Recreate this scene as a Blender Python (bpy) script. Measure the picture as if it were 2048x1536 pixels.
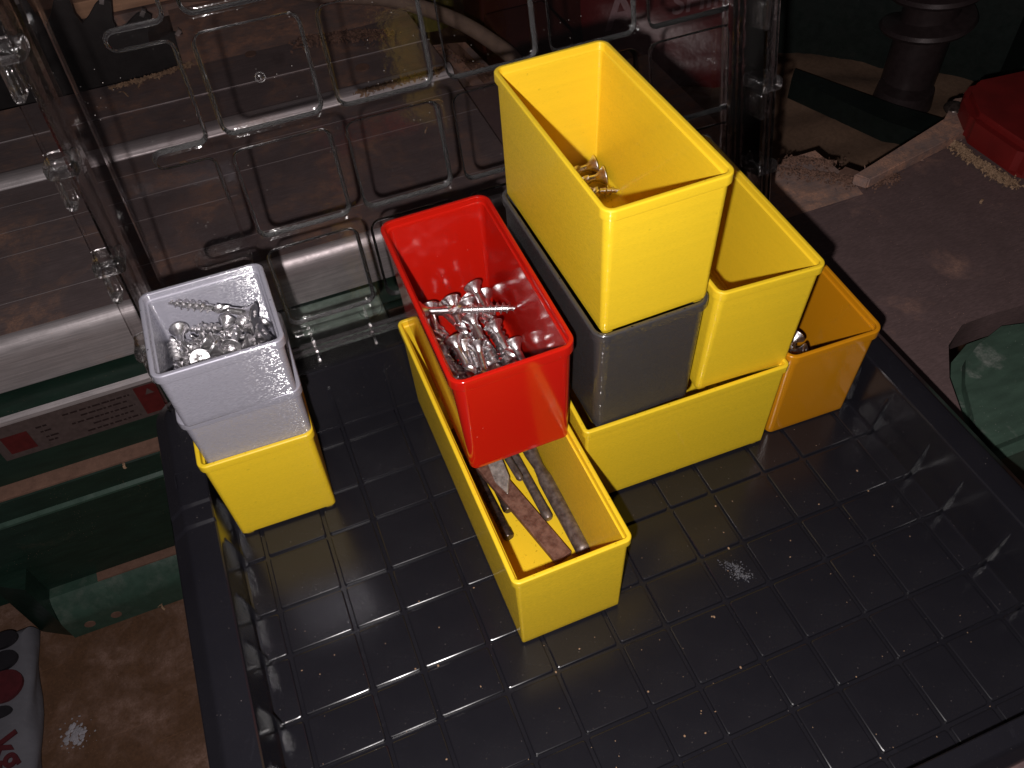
import bpy, bmesh, math, random
from mathutils import Vector, Matrix, Euler
random.seed(7)
MM = 0.001
SC = bpy.context.scene
for o in list(bpy.data.objects): bpy.data.objects.remove(o)
COL = SC.collection
V = Vector
R = math.radians

# ------------------------------------------------------------------ camera
cam_d = bpy.data.cameras.new("camera"); cam = bpy.data.objects.new("camera", cam_d); COL.objects.link(cam)
cam.location = V((-42.7309, -143.6415, 362.9074)) * MM
cam.rotation_euler = Euler((0.6957207, 0.0472254, -0.3789039), 'XYZ')
cam_d.sensor_width = 36.0; cam_d.lens = 36.0 * 1692.77 / 2048.0
cam_d.clip_start = 0.01; cam_d.clip_end = 20
SC.camera = cam
CM = cam.rotation_euler.to_matrix()
# ------------------------------------------------------------------ dim room
W = bpy.data.worlds.new("World"); SC.world = W; W.use_nodes = True
bgn = W.node_tree.nodes['Background']; bgn.inputs[0].default_value = (0.9, 0.72, 0.75, 1); bgn.inputs[1].default_value = 0.020
# ------------------------------------------------------------------ the phone's flash, beside the lens
ld = bpy.data.lights.new("phone_flash", 'POINT'); ld.energy = 6.6; ld.shadow_soft_size = 0.0030; ld.color = (1.0, 0.945, 0.93)
lo = bpy.data.objects.new("phone_flash", ld); COL.objects.link(lo)
lo.location = cam.location + CM @ (V((-15, -19, 3)) * MM)
SC.view_settings.view_transform = 'Standard'; SC.view_settings.look = 'None'
SC.view_settings.exposure = 0; SC.view_settings.gamma = 1
SC.render.engine = 'CYCLES'
SC.cycles.max_bounces = 10; SC.cycles.transparent_max_bounces = 24
SC.cycles.glossy_bounces = 5; SC.cycles.caustics_reflective = False; SC.cycles.caustics_refractive = False

# ------------------------------------------------------------------ material helpers
class NT:
    def __init__(s, name):
        s.m = bpy.data.materials.new(name); s.m.use_nodes = True
        s.t = s.m.node_tree; s.n = s.t.nodes; s.b = s.n['Principled BSDF']; s.out = s.n['Material Output']
        s.tc = s.n.new('ShaderNodeTexCoord')
    def link(s, a, b): s.t.links.new(a, b)
    def mapping(s, scale=(1,1,1), rot=(0,0,0), loc=(0,0,0), src='Object'):
        m = s.n.new('ShaderNodeMapping'); m.inputs['Scale'].default_value = scale
        m.inputs['Rotation'].default_value = rot; m.inputs['Location'].default_value = loc
        s.link(s.tc.outputs[src], m.inputs[0]); return m.outputs[0]
    def noise(s, vec, scale, detail=4, rough=.55, dist=0):
        x = s.n.new('ShaderNodeTexNoise'); s.link(vec, x.inputs['Vector'])
        x.inputs['Scale'].default_value = scale; x.inputs['Detail'].default_value = detail
        x.inputs['Roughness'].default_value = rough; x.inputs['Distortion'].default_value = dist
        return x.outputs['Fac']
    def voronoi(s, vec, scale, feature='F1', out='Distance'):
        x = s.n.new('ShaderNodeTexVoronoi'); x.feature = feature; s.link(vec, x.inputs['Vector'])
        x.inputs['Scale'].default_value = scale; return x.outputs[out]
    def ramp(s, fac, stops):
        x = s.n.new('ShaderNodeValToRGB'); s.link(fac, x.inputs[0]); e = x.color_ramp.elements
        while len(e) < len(stops): e.new(0.5)
        for i, (p, c) in enumerate(stops):
            e[i].position = p
            e[i].color = (c, c, c, 1) if not isinstance(c, tuple) else (*c[:3], 1)
        return x.outputs[0]
    def mix(s, fac, a, b, blend='MIX'):
        x = s.n.new('ShaderNodeMix'); x.data_type = 'RGBA'; x.blend_type = blend
        for i, v in ((0, fac), (6, a), (7, b)):
            if hasattr(v, 'links') or hasattr(v, 'is_linked'): s.link(v, x.inputs[i])
            else: x.inputs[i].default_value = v if i == 0 else (*v[:3], 1)
        return x.outputs[2]
    def math(s, op, a, b=None, c=None):
        x = s.n.new('ShaderNodeMath'); x.operation = op
        for i, v in enumerate((a, b, c)):
            if v is None: continue
            if hasattr(v, 'is_linked'): s.link(v, x.inputs[i])
            else: x.inputs[i].default_value = v
        return x.outputs[0]
    def bump(s, h, dist, strength=1.0, normal=None):
        x = s.n.new('ShaderNodeBump'); x.inputs['Distance'].default_value = dist; x.inputs['Strength'].default_value = strength
        s.link(h, x.inputs['Height'])
        if normal is not None: s.link(normal, x.inputs['Normal'])
        return x.outputs[0]
    def set(s, **k):
        for a, v in k.items():
            nm = dict(color='Base Color', rough='Roughness', metal='Metallic', normal='Normal', spec='Specular IOR Level',
                      coat='Coat Weight', coat_rough='Coat Roughness', sss='Subsurface Weight', aniso='Anisotropic', ior='IOR', sheen='Sheen Weight')[a]
            if hasattr(v, 'is_linked'): s.link(v, s.b.inputs[nm])
            else: s.b.inputs[nm].default_value = (*v[:3], 1) if isinstance(v, tuple) else v
        return s

def printed(name, col, rough=.32, spec=.5, metal=0.0, layer=.00022, glit=1.0, coat=.8, cior=1.5):
    """FDM printed plastic: fine horizontal layer relief with long uneven streaks"""
    n = NT(name)
    w = n.n.new('ShaderNodeTexWave'); w.wave_type = 'BANDS'; w.bands_direction = 'Z'
    w.inputs['Scale'].default_value = 1600; w.inputs['Distortion'].default_value = 0.0
    n.link(n.tc.outputs['Object'], w.inputs[0])
    v1 = n.mapping((14, 14, 2600)); streak = n.noise(v1, 1.0, 3, .6)
    v2 = n.mapping((5, 5, 330)); broad = n.noise(v2, 1.0, 2, .5)
    v3 = n.mapping((400, 400, 3000)); gl = n.noise(v3, 1.0, 2, .5)
    h = n.math('ADD', n.math('MULTIPLY', w.outputs['Fac'], .35), n.math('ADD', n.math('MULTIPLY', streak, .9), n.math('MULTIPLY', gl, .55 * glit)))
    nb = n.bump(h, layer * .32, .9)
    c = n.mix(n.ramp(broad, [(.3, .0), (.7, 1.0)]), tuple(x * .975 for x in col), tuple(min(1, x * 1.02) for x in col))
    sp = n.noise(n.mapping((1, 1, 1)), 420, 2)
    c = n.mix(n.ramp(sp, [(.70, 0.), (.76, .35)]), c, tuple(x * .55 for x in col))
    rr = n.math('ADD', n.math('MULTIPLY', streak, .16), rough - .06)
    # the rounded bead of every printed layer: glossy skin whose normal swings up and down within each layer
    geo = n.n.new('ShaderNodeNewGeometry')
    a1 = n.noise(n.mapping((620, 620, 5200), loc=(.3, .1, .2)), 1.0, 1, .5)
    sw = n.math('MULTIPLY', n.math('SUBTRACT', a1, .5), 5.2)
    cx = n.n.new('ShaderNodeCombineXYZ'); n.link(sw, cx.inputs[2])
    va = n.n.new('ShaderNodeVectorMath'); va.operation = 'ADD'; n.link(geo.outputs['Normal'], va.inputs[0]); n.link(cx.outputs[0], va.inputs[1])
    vn = n.n.new('ShaderNodeVectorMath'); vn.operation = 'NORMALIZE'; n.link(va.outputs[0], vn.inputs[0])
    n.link(vn.outputs[0], n.b.inputs['Coat Normal']); n.b.inputs['Coat Weight'].default_value = coat; n.b.inputs['Coat Roughness'].default_value = .11; n.b.inputs['Coat IOR'].default_value = cior
    n.set(color=c, rough=rr, spec=spec, metal=metal, normal=nb)
    return n.m

def moulded(name, col, rough=.12, dust=.25):
    n = NT(name)
    v = n.mapping((1, 1, 1))
    big = n.noise(v, 40, 4); sc = n.noise(n.mapping((60, 900, 60), (0, .3, .7)), 1.0, 2)
    rr = n.math('ADD', n.ramp(big, [(.3, rough), (.75, rough + .07)]), n.ramp(sc, [(.66, 0.), (.74, .12)]))
    sp = n.voronoi(v, 160); dm = n.math('MULTIPLY', n.ramp(sp, [(.03, 1.), (.06, 0.)]), n.ramp(n.noise(v, 90, 2), [(.5, 0.), (.6, dust)]))
    c = n.mix(dm, col, (.75, .55, .45))
    n.set(color=c, rough=rr, spec=.5, normal=n.bump(n.noise(v, 260, 2), .00003, .5))
    return n.m

M = {}
M['yellow'] = printed('printed_yellow_plastic', (.93, .625, .022), .42, glit=.12, coat=.38)
M['yellow2'] = printed('printed_lemon_plastic', (.92, .625, .022), .42, glit=.2, coat=.45)
M['silver'] = printed('printed_silver_plastic', (.435, .425, .50), .40, spec=.6, metal=.25, glit=.7, coat=1., cior=1.9)
M['graphite'] = printed('printed_graphite_plastic', (.052, .048, .050), .36, spec=.6, glit=.3, coat=.9)
M['red'] = moulded('moulded_red_plastic', (.52, .010, .0045), .09)
M['orange'] = moulded('moulded_amber_plastic', (.62, .245, .006), .14)

def case_mat():
    n = NT('navy_case_plastic'); v = n.mapping((1, 1, 1))
    fine = n.noise(v, 2400, 2); big = n.noise(v, 18, 5)
    vo = n.voronoi(v, 330); dust = n.math('MULTIPLY', n.ramp(vo, [(.045, 1.), (.085, 0.)]), n.ramp(n.noise(v, 55, 4), [(.50, 0.), (.60, .8)]))
    vo2 = n.voronoi(n.mapping((1, 1, 1), loc=(3, 1, 2)), 900); d2 = n.math('MULTIPLY', n.ramp(vo2, [(.06, 1.), (.12, 0.)]), n.ramp(n.noise(v, 30, 3), [(.42, 0.), (.6, .35)]))
    smear = n.math('MULTIPLY', n.ramp(n.noise(n.mapping((1.6, 1, 1), (0, 0, .8)), 42, 6, .7, 1.2), [(.60, 0.), (.78, .30)]), .5)
    base = n.mix(n.ramp(big, [(.3, 0.), (.7, 1.)]), (.0100, .0096, .0132), (.0145, .0138, .0178))
    c = n.mix(smear, base, (.06, .06, .075))
    c = n.mix(dust, c, (.20, .17, .16)); c = n.mix(d2, c, (.10, .095, .095))
    rr = n.math('ADD', n.ramp(big, [(.25, .16), (.75, .24)]), n.math('MULTIPLY', smear, .5))
    n.set(color=c, rough=rr, spec=.5, normal=n.bump(fine, .00002, .45))
    return n.m
M['case'] = case_mat()

def clear_mat(name='clear_lid_plastic', bumpy=.4, rgh=.085, bs=150):
    n = NT(name); t = n.t
    tr = n.n.new('ShaderNodeBsdfTransparent'); gl = n.n.new('ShaderNodeBsdfGlossy'); mx = n.n.new('ShaderNodeMixShader')
    lw = n.n.new('ShaderNodeLayerWeight'); lw.inputs['Blend'].default_value = .35
    fr = n.n.new('ShaderNodeFresnel'); fr.inputs['IOR'].default_value = 1.52
    v = n.mapping((1, 1, 1))
    scr = n.noise(n.mapping((30, 1800, 1800), (.2, .4, .9)), 1.0, 2); spk = n.voronoi(v, 300)
    dm = n.math('MULTIPLY', n.ramp(spk, [(.03, 1.), (.055, 0.)]), n.ramp(n.noise(v, 40, 3), [(.52, 0.), (.58, 1.)]))
    # a ray runs a longer way through a wall seen edge-on and loses more light
    tint = n.ramp(lw.outputs['Facing'], [(.0, (.975, .965, .965)), (.6, (.945, .925, .925)), (.86, (.90, .88, .88)), (1., (.66, .62, .63))])
    n.link(tint, tr.inputs[0])
    gl.inputs['Color'].default_value = (1, 1, 1, 1)
    nb = n.bump(n.noise(v, bs, 3), .0005, bumpy); n.link(nb, gl.inputs['Normal']); n.link(nb, fr.inputs['Normal'])
    gl.inputs['Roughness'].default_value = rgh
    f = n.math('MINIMUM', n.math('ADD', fr.outputs[0], n.math('MULTIPLY', n.ramp(scr, [(.70, 0.), (.74, .05)]), 1.)), 1.)
    n.link(f, mx.inputs[0]); n.link(tr.outputs[0], mx.inputs[1]); n.link(gl.outputs[0], mx.inputs[2])
    df = n.n.new('ShaderNodeBsdfDiffuse'); df.inputs[0].default_value = (.7, .65, .62, 1)
    m2 = n.n.new('ShaderNodeMixShader'); n.link(dm, m2.inputs[0]); n.link(mx.outputs[0], m2.inputs[1]); n.link(df.outputs[0], m2.inputs[2])
    n.link(m2.outputs[0], n.out.inputs['Surface'])
    return n.m
M['clear'] = clear_mat(); M['clear2'] = clear_mat('clear_moulded_step', 1.3, .19, 260)

def zinc_mat():
    n = NT('bright_zinc_steel'); v = n.mapping((1, 1, 1))
    st = n.noise(v, 900, 3)
    c = n.mix(n.ramp(n.noise(v, 300, 2), [(.35, 0.), (.7, 1.)]), (.74, .72, .74), (.92, .90, .90))
    n.set(color=c, metal=1., rough=n.ramp(st, [(.3, .24), (.7, .42)]), normal=n.bump(st, .00008, .5)); return n.m
M['zinc'] = zinc_mat()

def rusty(name, a, b, rough=.5, metal=.5, scale=220):
    n = NT(name); v = n.mapping((1, 1, 1)); x = n.noise(v, scale, 6, .65)
    c = n.mix(n.ramp(x, [(.38, 0.), (.62, 1.)]), a, b)
    n.set(color=c, metal=metal, rough=n.ramp(x, [(.3, rough - .12), (.7, rough + .15)]), normal=n.bump(x, .0003, .6)); return n.m
M['rust'] = rusty('brown_rusted_steel', (.105, .042, .028), (.21, .105, .075), .6, .15, 330)
M['tool'] = rusty('aged_tool_steel', (.13, .10, .09), (.26, .215, .195), .38, .6, 300)
M['darksteel'] = rusty('dark_oiled_steel', (.035, .025, .022), (.10, .075, .065), .28, .6, 200)
M['worn'] = rusty('worn_bright_steel', (.30, .27, .25), (.52, .48, .45), .35, .5, 420)

def table_mat(name, base, dustc, dust_lo, dust_hi, rough=.38, grain=(30, 900, 900), metal=.25, dscale=14):
    n = NT(name); v = n.mapping((1, 1, 1))
    gr = n.noise(n.mapping(grain), 1.0, 4, .6); big = n.noise(v, dscale, 6, .62, .4); mid = n.noise(v, 120, 5, .65)
    sp = n.voronoi(v, 420)
    dots = n.math('MULTIPLY', n.ramp(sp, [(.05, 1.), (.10, 0.)]), n.ramp(n.noise(v, 35, 3), [(.47, 0.), (.6, .8)]))
    c = n.mix(n.ramp(gr, [(.35, 0.), (.65, 1.)]), tuple(x * .80 for x in base), tuple(x * 1.18 for x in base))
    c = n.mix(n.ramp(n.noise(v, 60, 7, .7), [(.3, 0.), (.7, .6)]), c, tuple(x * .62 for x in base))
    fin = n.noise(v, 700, 5, .7)
    dm = n.math('MULTIPLY', n.math('MULTIPLY', n.ramp(big, [(dust_lo, 0.), (dust_hi, 1.)]), n.ramp(mid, [(.34, .1), (.60, 1.)])), n.ramp(fin, [(.36, .45), (.60, 1.)]))
    base = tuple(base)
    c = n.mix(dm, c, dustc); c = n.mix(dots, c, tuple(min(1, x * 1.9) for x in dustc))
    scr = n.ramp(n.noise(n.mapping((9, 700, 700), (0, 0, .15)), 1.0, 2), [(.73, 0.), (.76, .5)])
    c = n.mix(scr, c, tuple(min(1, x * 2.3) for x in base))
    rr = n.math('ADD', n.ramp(mid, [(.3, rough - .06), (.7, rough + .10)]), n.math('MULTIPLY', dm, .35))
    h = n.math('ADD', n.math('MULTIPLY', gr, .25), n.math('ADD', n.math('MULTIPLY', mid, .6), n.math('MULTIPLY', n.math('MULTIPLY', dm, n.noise(v, 900, 4, .7)), 1.6)))
    n.set(color=c, metal=metal, rough=rr, spec=.45, normal=n.bump(h, .00035, .55)); return n.m
M['table'] = table_mat('scratched_cast_iron', (.20, .152, .152), (.46, .25, .165), .46, .70, .42, grain=(60, 1000, 1000), dscale=20)
M['tabledust'] = table_mat('dusty_cast_iron', (.30, .22, .205), (.62, .33, .22), .36, .58, .5, dscale=22)
M['table2'] = table_mat('brown_steel_table', (.165, .108, .106), (.42, .23, .17), .58, .80, .46, grain=(260, 1300, 1300), metal=.1, dscale=24)
M['lip'] = table_mat('ground_table_edge', (.62, .56, .57), (.50, .32, .24), .56, .82, .42, metal=.6)
M['green'] = table_mat('dark_green_paint', (.013, .031, .022), (.20, .13, .09), .62, .8, .36, grain=(40, 200, 200), metal=0., dscale=9)
M['green2'] = table_mat('worn_green_enamel', (.042, .085, .063), (.12, .13, .11), .5, .8, .42, grain=(120, 120, 120), metal=0., dscale=30)
M['greenblack'] = table_mat('grimy_dark_green', (.005, .010, .008), (.03, .02, .015), .6, .8, .5, grain=(40, 200, 200), metal=0., dscale=9)
M['greenpale'] = table_mat('pale_green_enamel', (.30, .40, .335), (.16, .20, .16), .48, .8, .42, grain=(160, 160, 160), metal=0., dscale=60)
M['greenworn'] = table_mat('chipped_green_casting', (.062, .105, .078), (.27, .28, .255), .56, .66, .45, grain=(60, 200, 200), metal=0., dscale=38)
M['dustledge'] = table_mat('wood_dust', (.17, .088, .062), (.23, .13, .095), .3, .7, .85, grain=(200, 200, 200), metal=0., dscale=40)
M['sawfloor'] = table_mat('sawdust_cover', (.155, .088, .055), (.21, .125, .082), .35, .7, .9, grain=(300, 300, 300), metal=0., dscale=26)
M['concrete'] = table_mat('stained_brown_floor', (.12, .056, .028), (.26, .155, .12), .44, .66, .8, grain=(500, 500, 500), metal=0., dscale=26)
M['wood'] = table_mat('dusty_brown_wood', (.72, .40, .24), (.80, .50, .34), .5, .8, .7, grain=(12, 260, 260), metal=0.)
M['chip'] = table_mat('pale_wood_shaving', (.33, .20, .12), (.42, .28, .18), .3, .7, .8, grain=(300, 300, 300), metal=0.)
def plain(name, col, rough=.5, metal=0., spec=.5, bsc=200, bd=.0002):
    n = NT(name); v = n.mapping((1, 1, 1)); x = n.noise(v, bsc, 4)
    c = n.mix(n.ramp(x, [(.3, 0.), (.7, 1.)]), tuple(q * .8 for q in col), tuple(min(1, q * 1.15) for q in col))
    n.set(color=c, rough=rough, metal=metal, spec=spec, normal=n.bump(x, bd, .5)); return n.m
M['redpaint'] = plain('dull_red_paint', (.16, .008, .007), .5, bsc=60)
M['redsack'] = plain('red_printed_sack', (.11, .007, .008), .38, bsc=25, bd=.003)
M['redprint'] = plain('faded_white_print', (.22, .10, .11), .5)
M['powder'] = plain('white_powder', (.32, .30, .33), .9)
M['smudge'] = plain('grey_dust', (.11, .11, .125), .9)
M['sack'] = plain('white_paper_sack', (.13, .125, .145), .6, bsc=30, bd=.003)
M['sackred'] = plain('dark_red_print', (.075, .008, .012), .6)
M['sackdark'] = plain('black_print', (.012, .010, .014), .6)
M['plate'] = plain('dusty_rating_plate', (.080, .056, .053), .45, bsc=300)
M['platered'] = plain('red_plate_print', (.085, .010, .010), .45)
M['ink'] = plain('plate_ink', (.022, .012, .012), .5)
M['cable'] = plain('grey_brown_hose', (.26, .18, .14), .5, bsc=120)
M['blade'] = plain('saw_blade_steel', (.055, .048, .048), .42, metal=.6, bsc=80)
M['carbide'] = plain('carbide_tip', (.45, .42, .42), .3, metal=.8)
M['black'] = plain('black_gap', (.008, .006, .006), .6)
M['darkred'] = plain('dark_red_casting', (.055, .010, .007), .45, bsc=50)
M['threadmetal'] = plain('dull_brown_thread', (.045, .030, .031), .42, metal=.3)
M['bronze'] = plain('olive_plastic_tub', (.14, .12, .03), .4)

# ------------------------------------------------------------------ object helpers
def mesh_obj(name, bm, mat, parent=None, smooth=True, angle=35):
    me = bpy.data.meshes.new(name); bm.normal_update(); bm.to_mesh(me); bm.free()
    mats = mat if isinstance(mat, (list, tuple)) else [mat]
    for m_ in mats: me.materials.append(m_)
    if smooth:
        me.polygons.foreach_set('use_smooth', [True] * len(me.polygons))
        try: me.set_sharp_from_angle(angle=R(angle))
        except Exception: pass
    o = bpy.data.objects.new(name, me); COL.objects.link(o)
    if parent: o.parent = parent
    if smooth and name not in ('head', 'shank'):
        wn = o.modifiers.new('weighted', 'WEIGHTED_NORMAL'); wn.keep_sharp = True; wn.weight = 80
    return o
def empty(name, loc=(0, 0, 0), rot=(0, 0, 0)):
    o = bpy.data.objects.new(name, None); o.empty_display_size = .01; COL.objects.link(o)
    o.location = V(loc) * MM; o.rotation_euler = rot; return o
def tag(o, label=None, cat=None, group=None, kind=None):
    if label: o['label'] = label
    if cat: o['category'] = cat
    if group: o['group'] = group
    if kind: o['kind'] = kind
    return o
def ngon_prism(bm, pts, z0, z1):
    """closed outline (mm) extruded z0..z1"""
    a = [bm.verts.new(V((x, y, z0)) * MM) for x, y in pts]; b = [bm.verts.new(V((x, y, z1)) * MM) for x, y in pts]
    n = len(pts)
    area = sum(pts[i][0] * pts[(i + 1) % n][1] - pts[(i + 1) % n][0] * pts[i][1] for i in range(n))
    fl = bm.faces.new(b if area > 0 else b[::-1]); f2 = bm.faces.new(a[::-1] if area > 0 else a)
    for i in range(n):
        j = (i + 1) % n
        q = [a[i], a[j], b[j], b[i]]
        bm.faces.new(q if area > 0 else q[::-1])
    return a, b
def box_bm(bm, lo_, hi_, bev=0, seg=2):
    x0, y0, z0 = lo_; x1, y1, z1 = hi_
    g = bmesh.ops.create_cube(bm, size=1, matrix=Matrix.Translation(V(((x0 + x1) / 2, (y0 + y1) / 2, (z0 + z1) / 2)) * MM) @ Matrix.Diagonal(V((x1 - x0, y1 - y0, z1 - z0, 1 / MM)) * MM))
    if bev:
        ed = list({e for v_ in g['verts'] for e in v_.link_edges})
        bmesh.ops.bevel(bm, geom=ed, offset=bev * MM, segments=seg, profile=.5, affect='EDGES')
def box(name, lo_, hi_, mat, parent=None, bev=0, seg=2):
    bm = bmesh.new(); box_bm(bm, lo_, hi_, bev, seg); return mesh_obj(name, bm, mat, parent)
def rrect(w, d, r, n=6, cx=None, cy=None):
    """rounded rectangle outline with corner (0,0) front left; ccw"""
    pts = []
    for (px, py, a0) in ((w - r, r, -90), (w - r, d - r, 0), (r, d - r, 90), (r, r, 180)):
        for k in range(n + 1):
            a = R(a0 + 90 * k / n); pts.append((px + r * math.cos(a), py + r * math.sin(a)))
    return pts
def loft(bm, rings, closed=True, cap0=False, cap1=False, flip=False):
    vs = [[bm.verts.new(V(p) * MM) for p in rg] for rg in rings]; n = len(vs[0])
    for a, b in zip(vs, vs[1:]):
        for i in range(n if closed else n - 1):
            j = (i + 1) % n; q = [a[i], a[j], b[j], b[i]]
            bm.faces.new(q[::-1] if flip else q)
    if cap0: bm.faces.new(vs[0] if flip else vs[0][::-1])
    if cap1: bm.faces.new(vs[-1][::-1] if flip else vs[-1])
    return vs
def tube_bm(bm, pts, rad, seg=12, caps=True):
    P = [V(p) for p in pts]; rings = []
    up = V((0, 0, 1))
    for i, p in enumerate(P):
        t = (P[min(i + 1, len(P) - 1)] - P[max(i - 1, 0)]).normalized()
        s = t.cross(up)
        if s.length < 1e-3: s = t.cross(V((1, 0, 0)))
        s.normalize(); u = s.cross(t); rr = rad[i] if isinstance(rad, (list, tuple)) else rad
        rings.append([p + (s * math.cos(2 * math.pi * k / seg) + u * math.sin(2 * math.pi * k / seg)) * rr for k in range(seg)])
    loft(bm, rings, cap0=caps, cap1=caps)
def catmull(pts, n=8):
    out = []; P = [V(p) for p in pts]
    for i in range(len(P) - 1):
        p0, p1, p2, p3 = P[max(i - 1, 0)], P[i], P[i + 1], P[min(i + 2, len(P) - 1)]
        for k in range(n):
            t = k / n
            out.append(.5 * ((2 * p1) + (p2 - p0) * t + (2 * p0 - 5 * p1 + 4 * p2 - p3) * t * t + (3 * p1 - p0 - 3 * p2 + p3) * t ** 3))
    out.append(P[-1]); return out

# ------------------------------------------------------------------ inset boxes
def inset_ring(w, d, r, ins, z, n=6, gx=0, gy=0):
    return [(x + ins - w / 2, y + ins - d / 2, z) for x, y in rrect(w - 2 * ins, d - 2 * ins, max(r - ins, .6), n)]
def bin_box(name, w, d, H, centre, yaw, mat, label, cat='storage bin', r=3.6, rimw=1.0, group=None, pitch=0, roll=0, foot=True, draft=1.0, rimh=4.6):
    t = empty(name, centre, (R(pitch), R(roll), R(yaw)))
    tag(t, label, cat, group)
    b0 = 1.1 if foot else 0.
    ir = lambda ins, z: inset_ring(w, d, r + .0, ins, z)
    bm = bmesh.new()
    bi = 1.3 + draft
    rings = [ir(bi + 1.6, b0), ir(bi + .5, b0 + .35), ir(bi, b0 + 1.3), ir(bi - .05, b0 + 4)]
    rings += [ir(1.3 + draft * (1 - k / 4), b0 + 4 + (H - 4.3 - b0 - 4) * k / 4) for k in range(1, 5)]
    rings += [ir(1.5, H - 3.75), ir(2.8, H - 3.75)]
    fi = draft + 3.2
    rings += [ir(3.1, H - 4.2), ir(fi, 5.2), ir(fi + .5, 3.6), ir(fi + 2.0, 2.7)]
    vs = loft(bm, rings, cap0=True, cap1=True)
    mesh_obj('body', bm, mat, t, angle=50)
    bm = bmesh.new()
    rr = [ir(1.9, H - rimh), ir(.25, H - rimh + .02), ir(0, H - rimh + .5), ir(-.0, H - .7), ir(.2, H - .22), ir(.7, H),
          ir(1.65, H), ir(1.95, H - .18), ir(2.1, H - .5), ir(2.15, H - 2.6), ir(2.45, H - 3.1), ir(3.05, H - 3.35), ir(3.1, H - 3.9), ir(1.9, H - 3.9), ir(1.9, H - rimh)]
    loft(bm, rr)
    mesh_obj('rim', bm, mat, t, angle=50)
    if foot:
        k = 0
        nx = max(1, round(w / 52)); ny = max(1, round(d / 52))
        me = None
        for i in range(nx + 1):
            for j in range(ny + 1):
                fx = -w / 2 + 4.9 + draft + (w - 2 * (4.9 + draft)) * i / nx; fy = -d / 2 + 4.9 + draft + (d - 2 * (4.9 + draft)) * j / ny
                if me is None:
                    bm = bmesh.new(); q = rrect(5.6, 5.6, 1.6, 3)
                    loft(bm, [[(x - 2.8, y - 2.8, b0 + .3) for x, y in q], [(x * .88 - 2.8 * .88, y * .88 - 2.8 * .88, 0) for x, y in q]], cap0=True, cap1=True, flip=True)
                    f = mesh_obj('foot', bm, mat, t); me = f.data
                else:
                    f = bpy.data.objects.new('foot', me); COL.objects.link(f); f.parent = t
                f.location = V((fx, fy, 0)) * MM
    return t

Y, Y2, S, G_, RD, OR = M['yellow'], M['yellow2'], M['silver'], M['graphite'], M['red'], M['orange']
bin_box('storage_bin', 52, 52, 63, (-80.1, 130.3, 0), -1.2, Y2, 'square yellow bin on the tray under two silver bins, left', r=4.2, group='stacked storage bins')
bin_box('storage_bin', 52, 52, 34, (-78.3, 130.2, 59.3), -1.2, S, 'low silver bin between the yellow bin below and the screw-filled silver bin', r=4.6, group='stacked storage bins', foot=False)
bin_box('storage_bin', 52, 52, 34, (-78.7, 127.6, 90.6), 0.4, S, 'topmost low silver bin holding a heap of short screws', r=4.6, group='stacked storage bins', foot=False, pitch=-1.2, roll=.9)
bin_box('storage_bin', 52, 156, 63, (25.4, 77.9, 0), .28, Y, 'longest yellow bin, standing on the tray and holding old steel pins', r=3.4, group='stacked storage bins')
bin_box('storage_bin', 52, 104, 62.5, (27.3, 107.6, 59.4), -.36, RD, 'glossy red bin of long screws set across the long yellow bin', r=6.2, group='stacked storage bins', foot=False, draft=1.7, rimh=5.4, roll=-.9)
bin_box('storage_bin', 104, 104, 62.5, (108.6, 105.9, 0), -1.2, Y2, 'wide double yellow bin on the tray under the graphite bin', r=3.0, group='stacked storage bins')
bin_box('storage_bin', 52, 104, 62.5, (85.0, 107.4, 58.8), .7, G_, 'dark graphite bin between the wide yellow bin and the highest yellow bin', r=6.2, group='stacked storage bins')
bin_box('storage_bin', 52, 104, 63, (86.2, 108.6, 118.4), .9, Y, 'highest yellow bin on top of the graphite bin, with a few screws inside', r=4.8, group='stacked storage bins')
bin_box('storage_bin', 52, 104, 63, (137.6, 107.5, 58.7), -1.1, Y, 'slightly tilted empty yellow bin on the right half of the wide yellow bin', r=4.8, group='stacked storage bins', roll=2.5)
bin_box('storage_bin', 52, 104, 63, (187.7, 106.4, 0), -1.8, OR, 'glossy amber orange bin at the right wall of the tray', r=6.0, group='stacked storage bins', foot=False, draft=1.7, rimh=5.4)

# ------------------------------------------------------------------ the case: tray
case = tag(empty('organizer_case', (53, 25, -8)), 'open navy organizer case with a gridded tray and a clear hinged lid', 'tool case')
def cpart(o):           # parts are modelled in world mm, parent keeps them in place
    o.parent = case; o.matrix_parent_inverse = Matrix.Translation(-case.location); return o
CX = [-53.7 + 53.45 * k for k in range(-1, 6)]        # unit lines across
CY = [-108.3 + 52.65 * k for k in range(0, 6)]        # unit lines in depth
X0, X1, Y0, Y1 = CX[0] - .3, CX[-1] + .3, CY[0], CY[-1]
def nodes(C):
    n = []
    for c in C: n += [c - 11.5, c + 11.5]
    return [v for v in n if C[0] < v < C[-1]]
NX, NY = nodes(CX), nodes(CY)
gx = [X0] + NX + [X1]; gy = [Y0] + NY + [Y1]
bm = bmesh.new()
box_bm(bm, (X0 - 1, Y0 - 1, -3.2), (X1 + 1, Y1 + 1, -1.5))
cpart(mesh_obj('tray_floor', bm, M['case']))
cache = {}
GAP = .78
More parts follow.
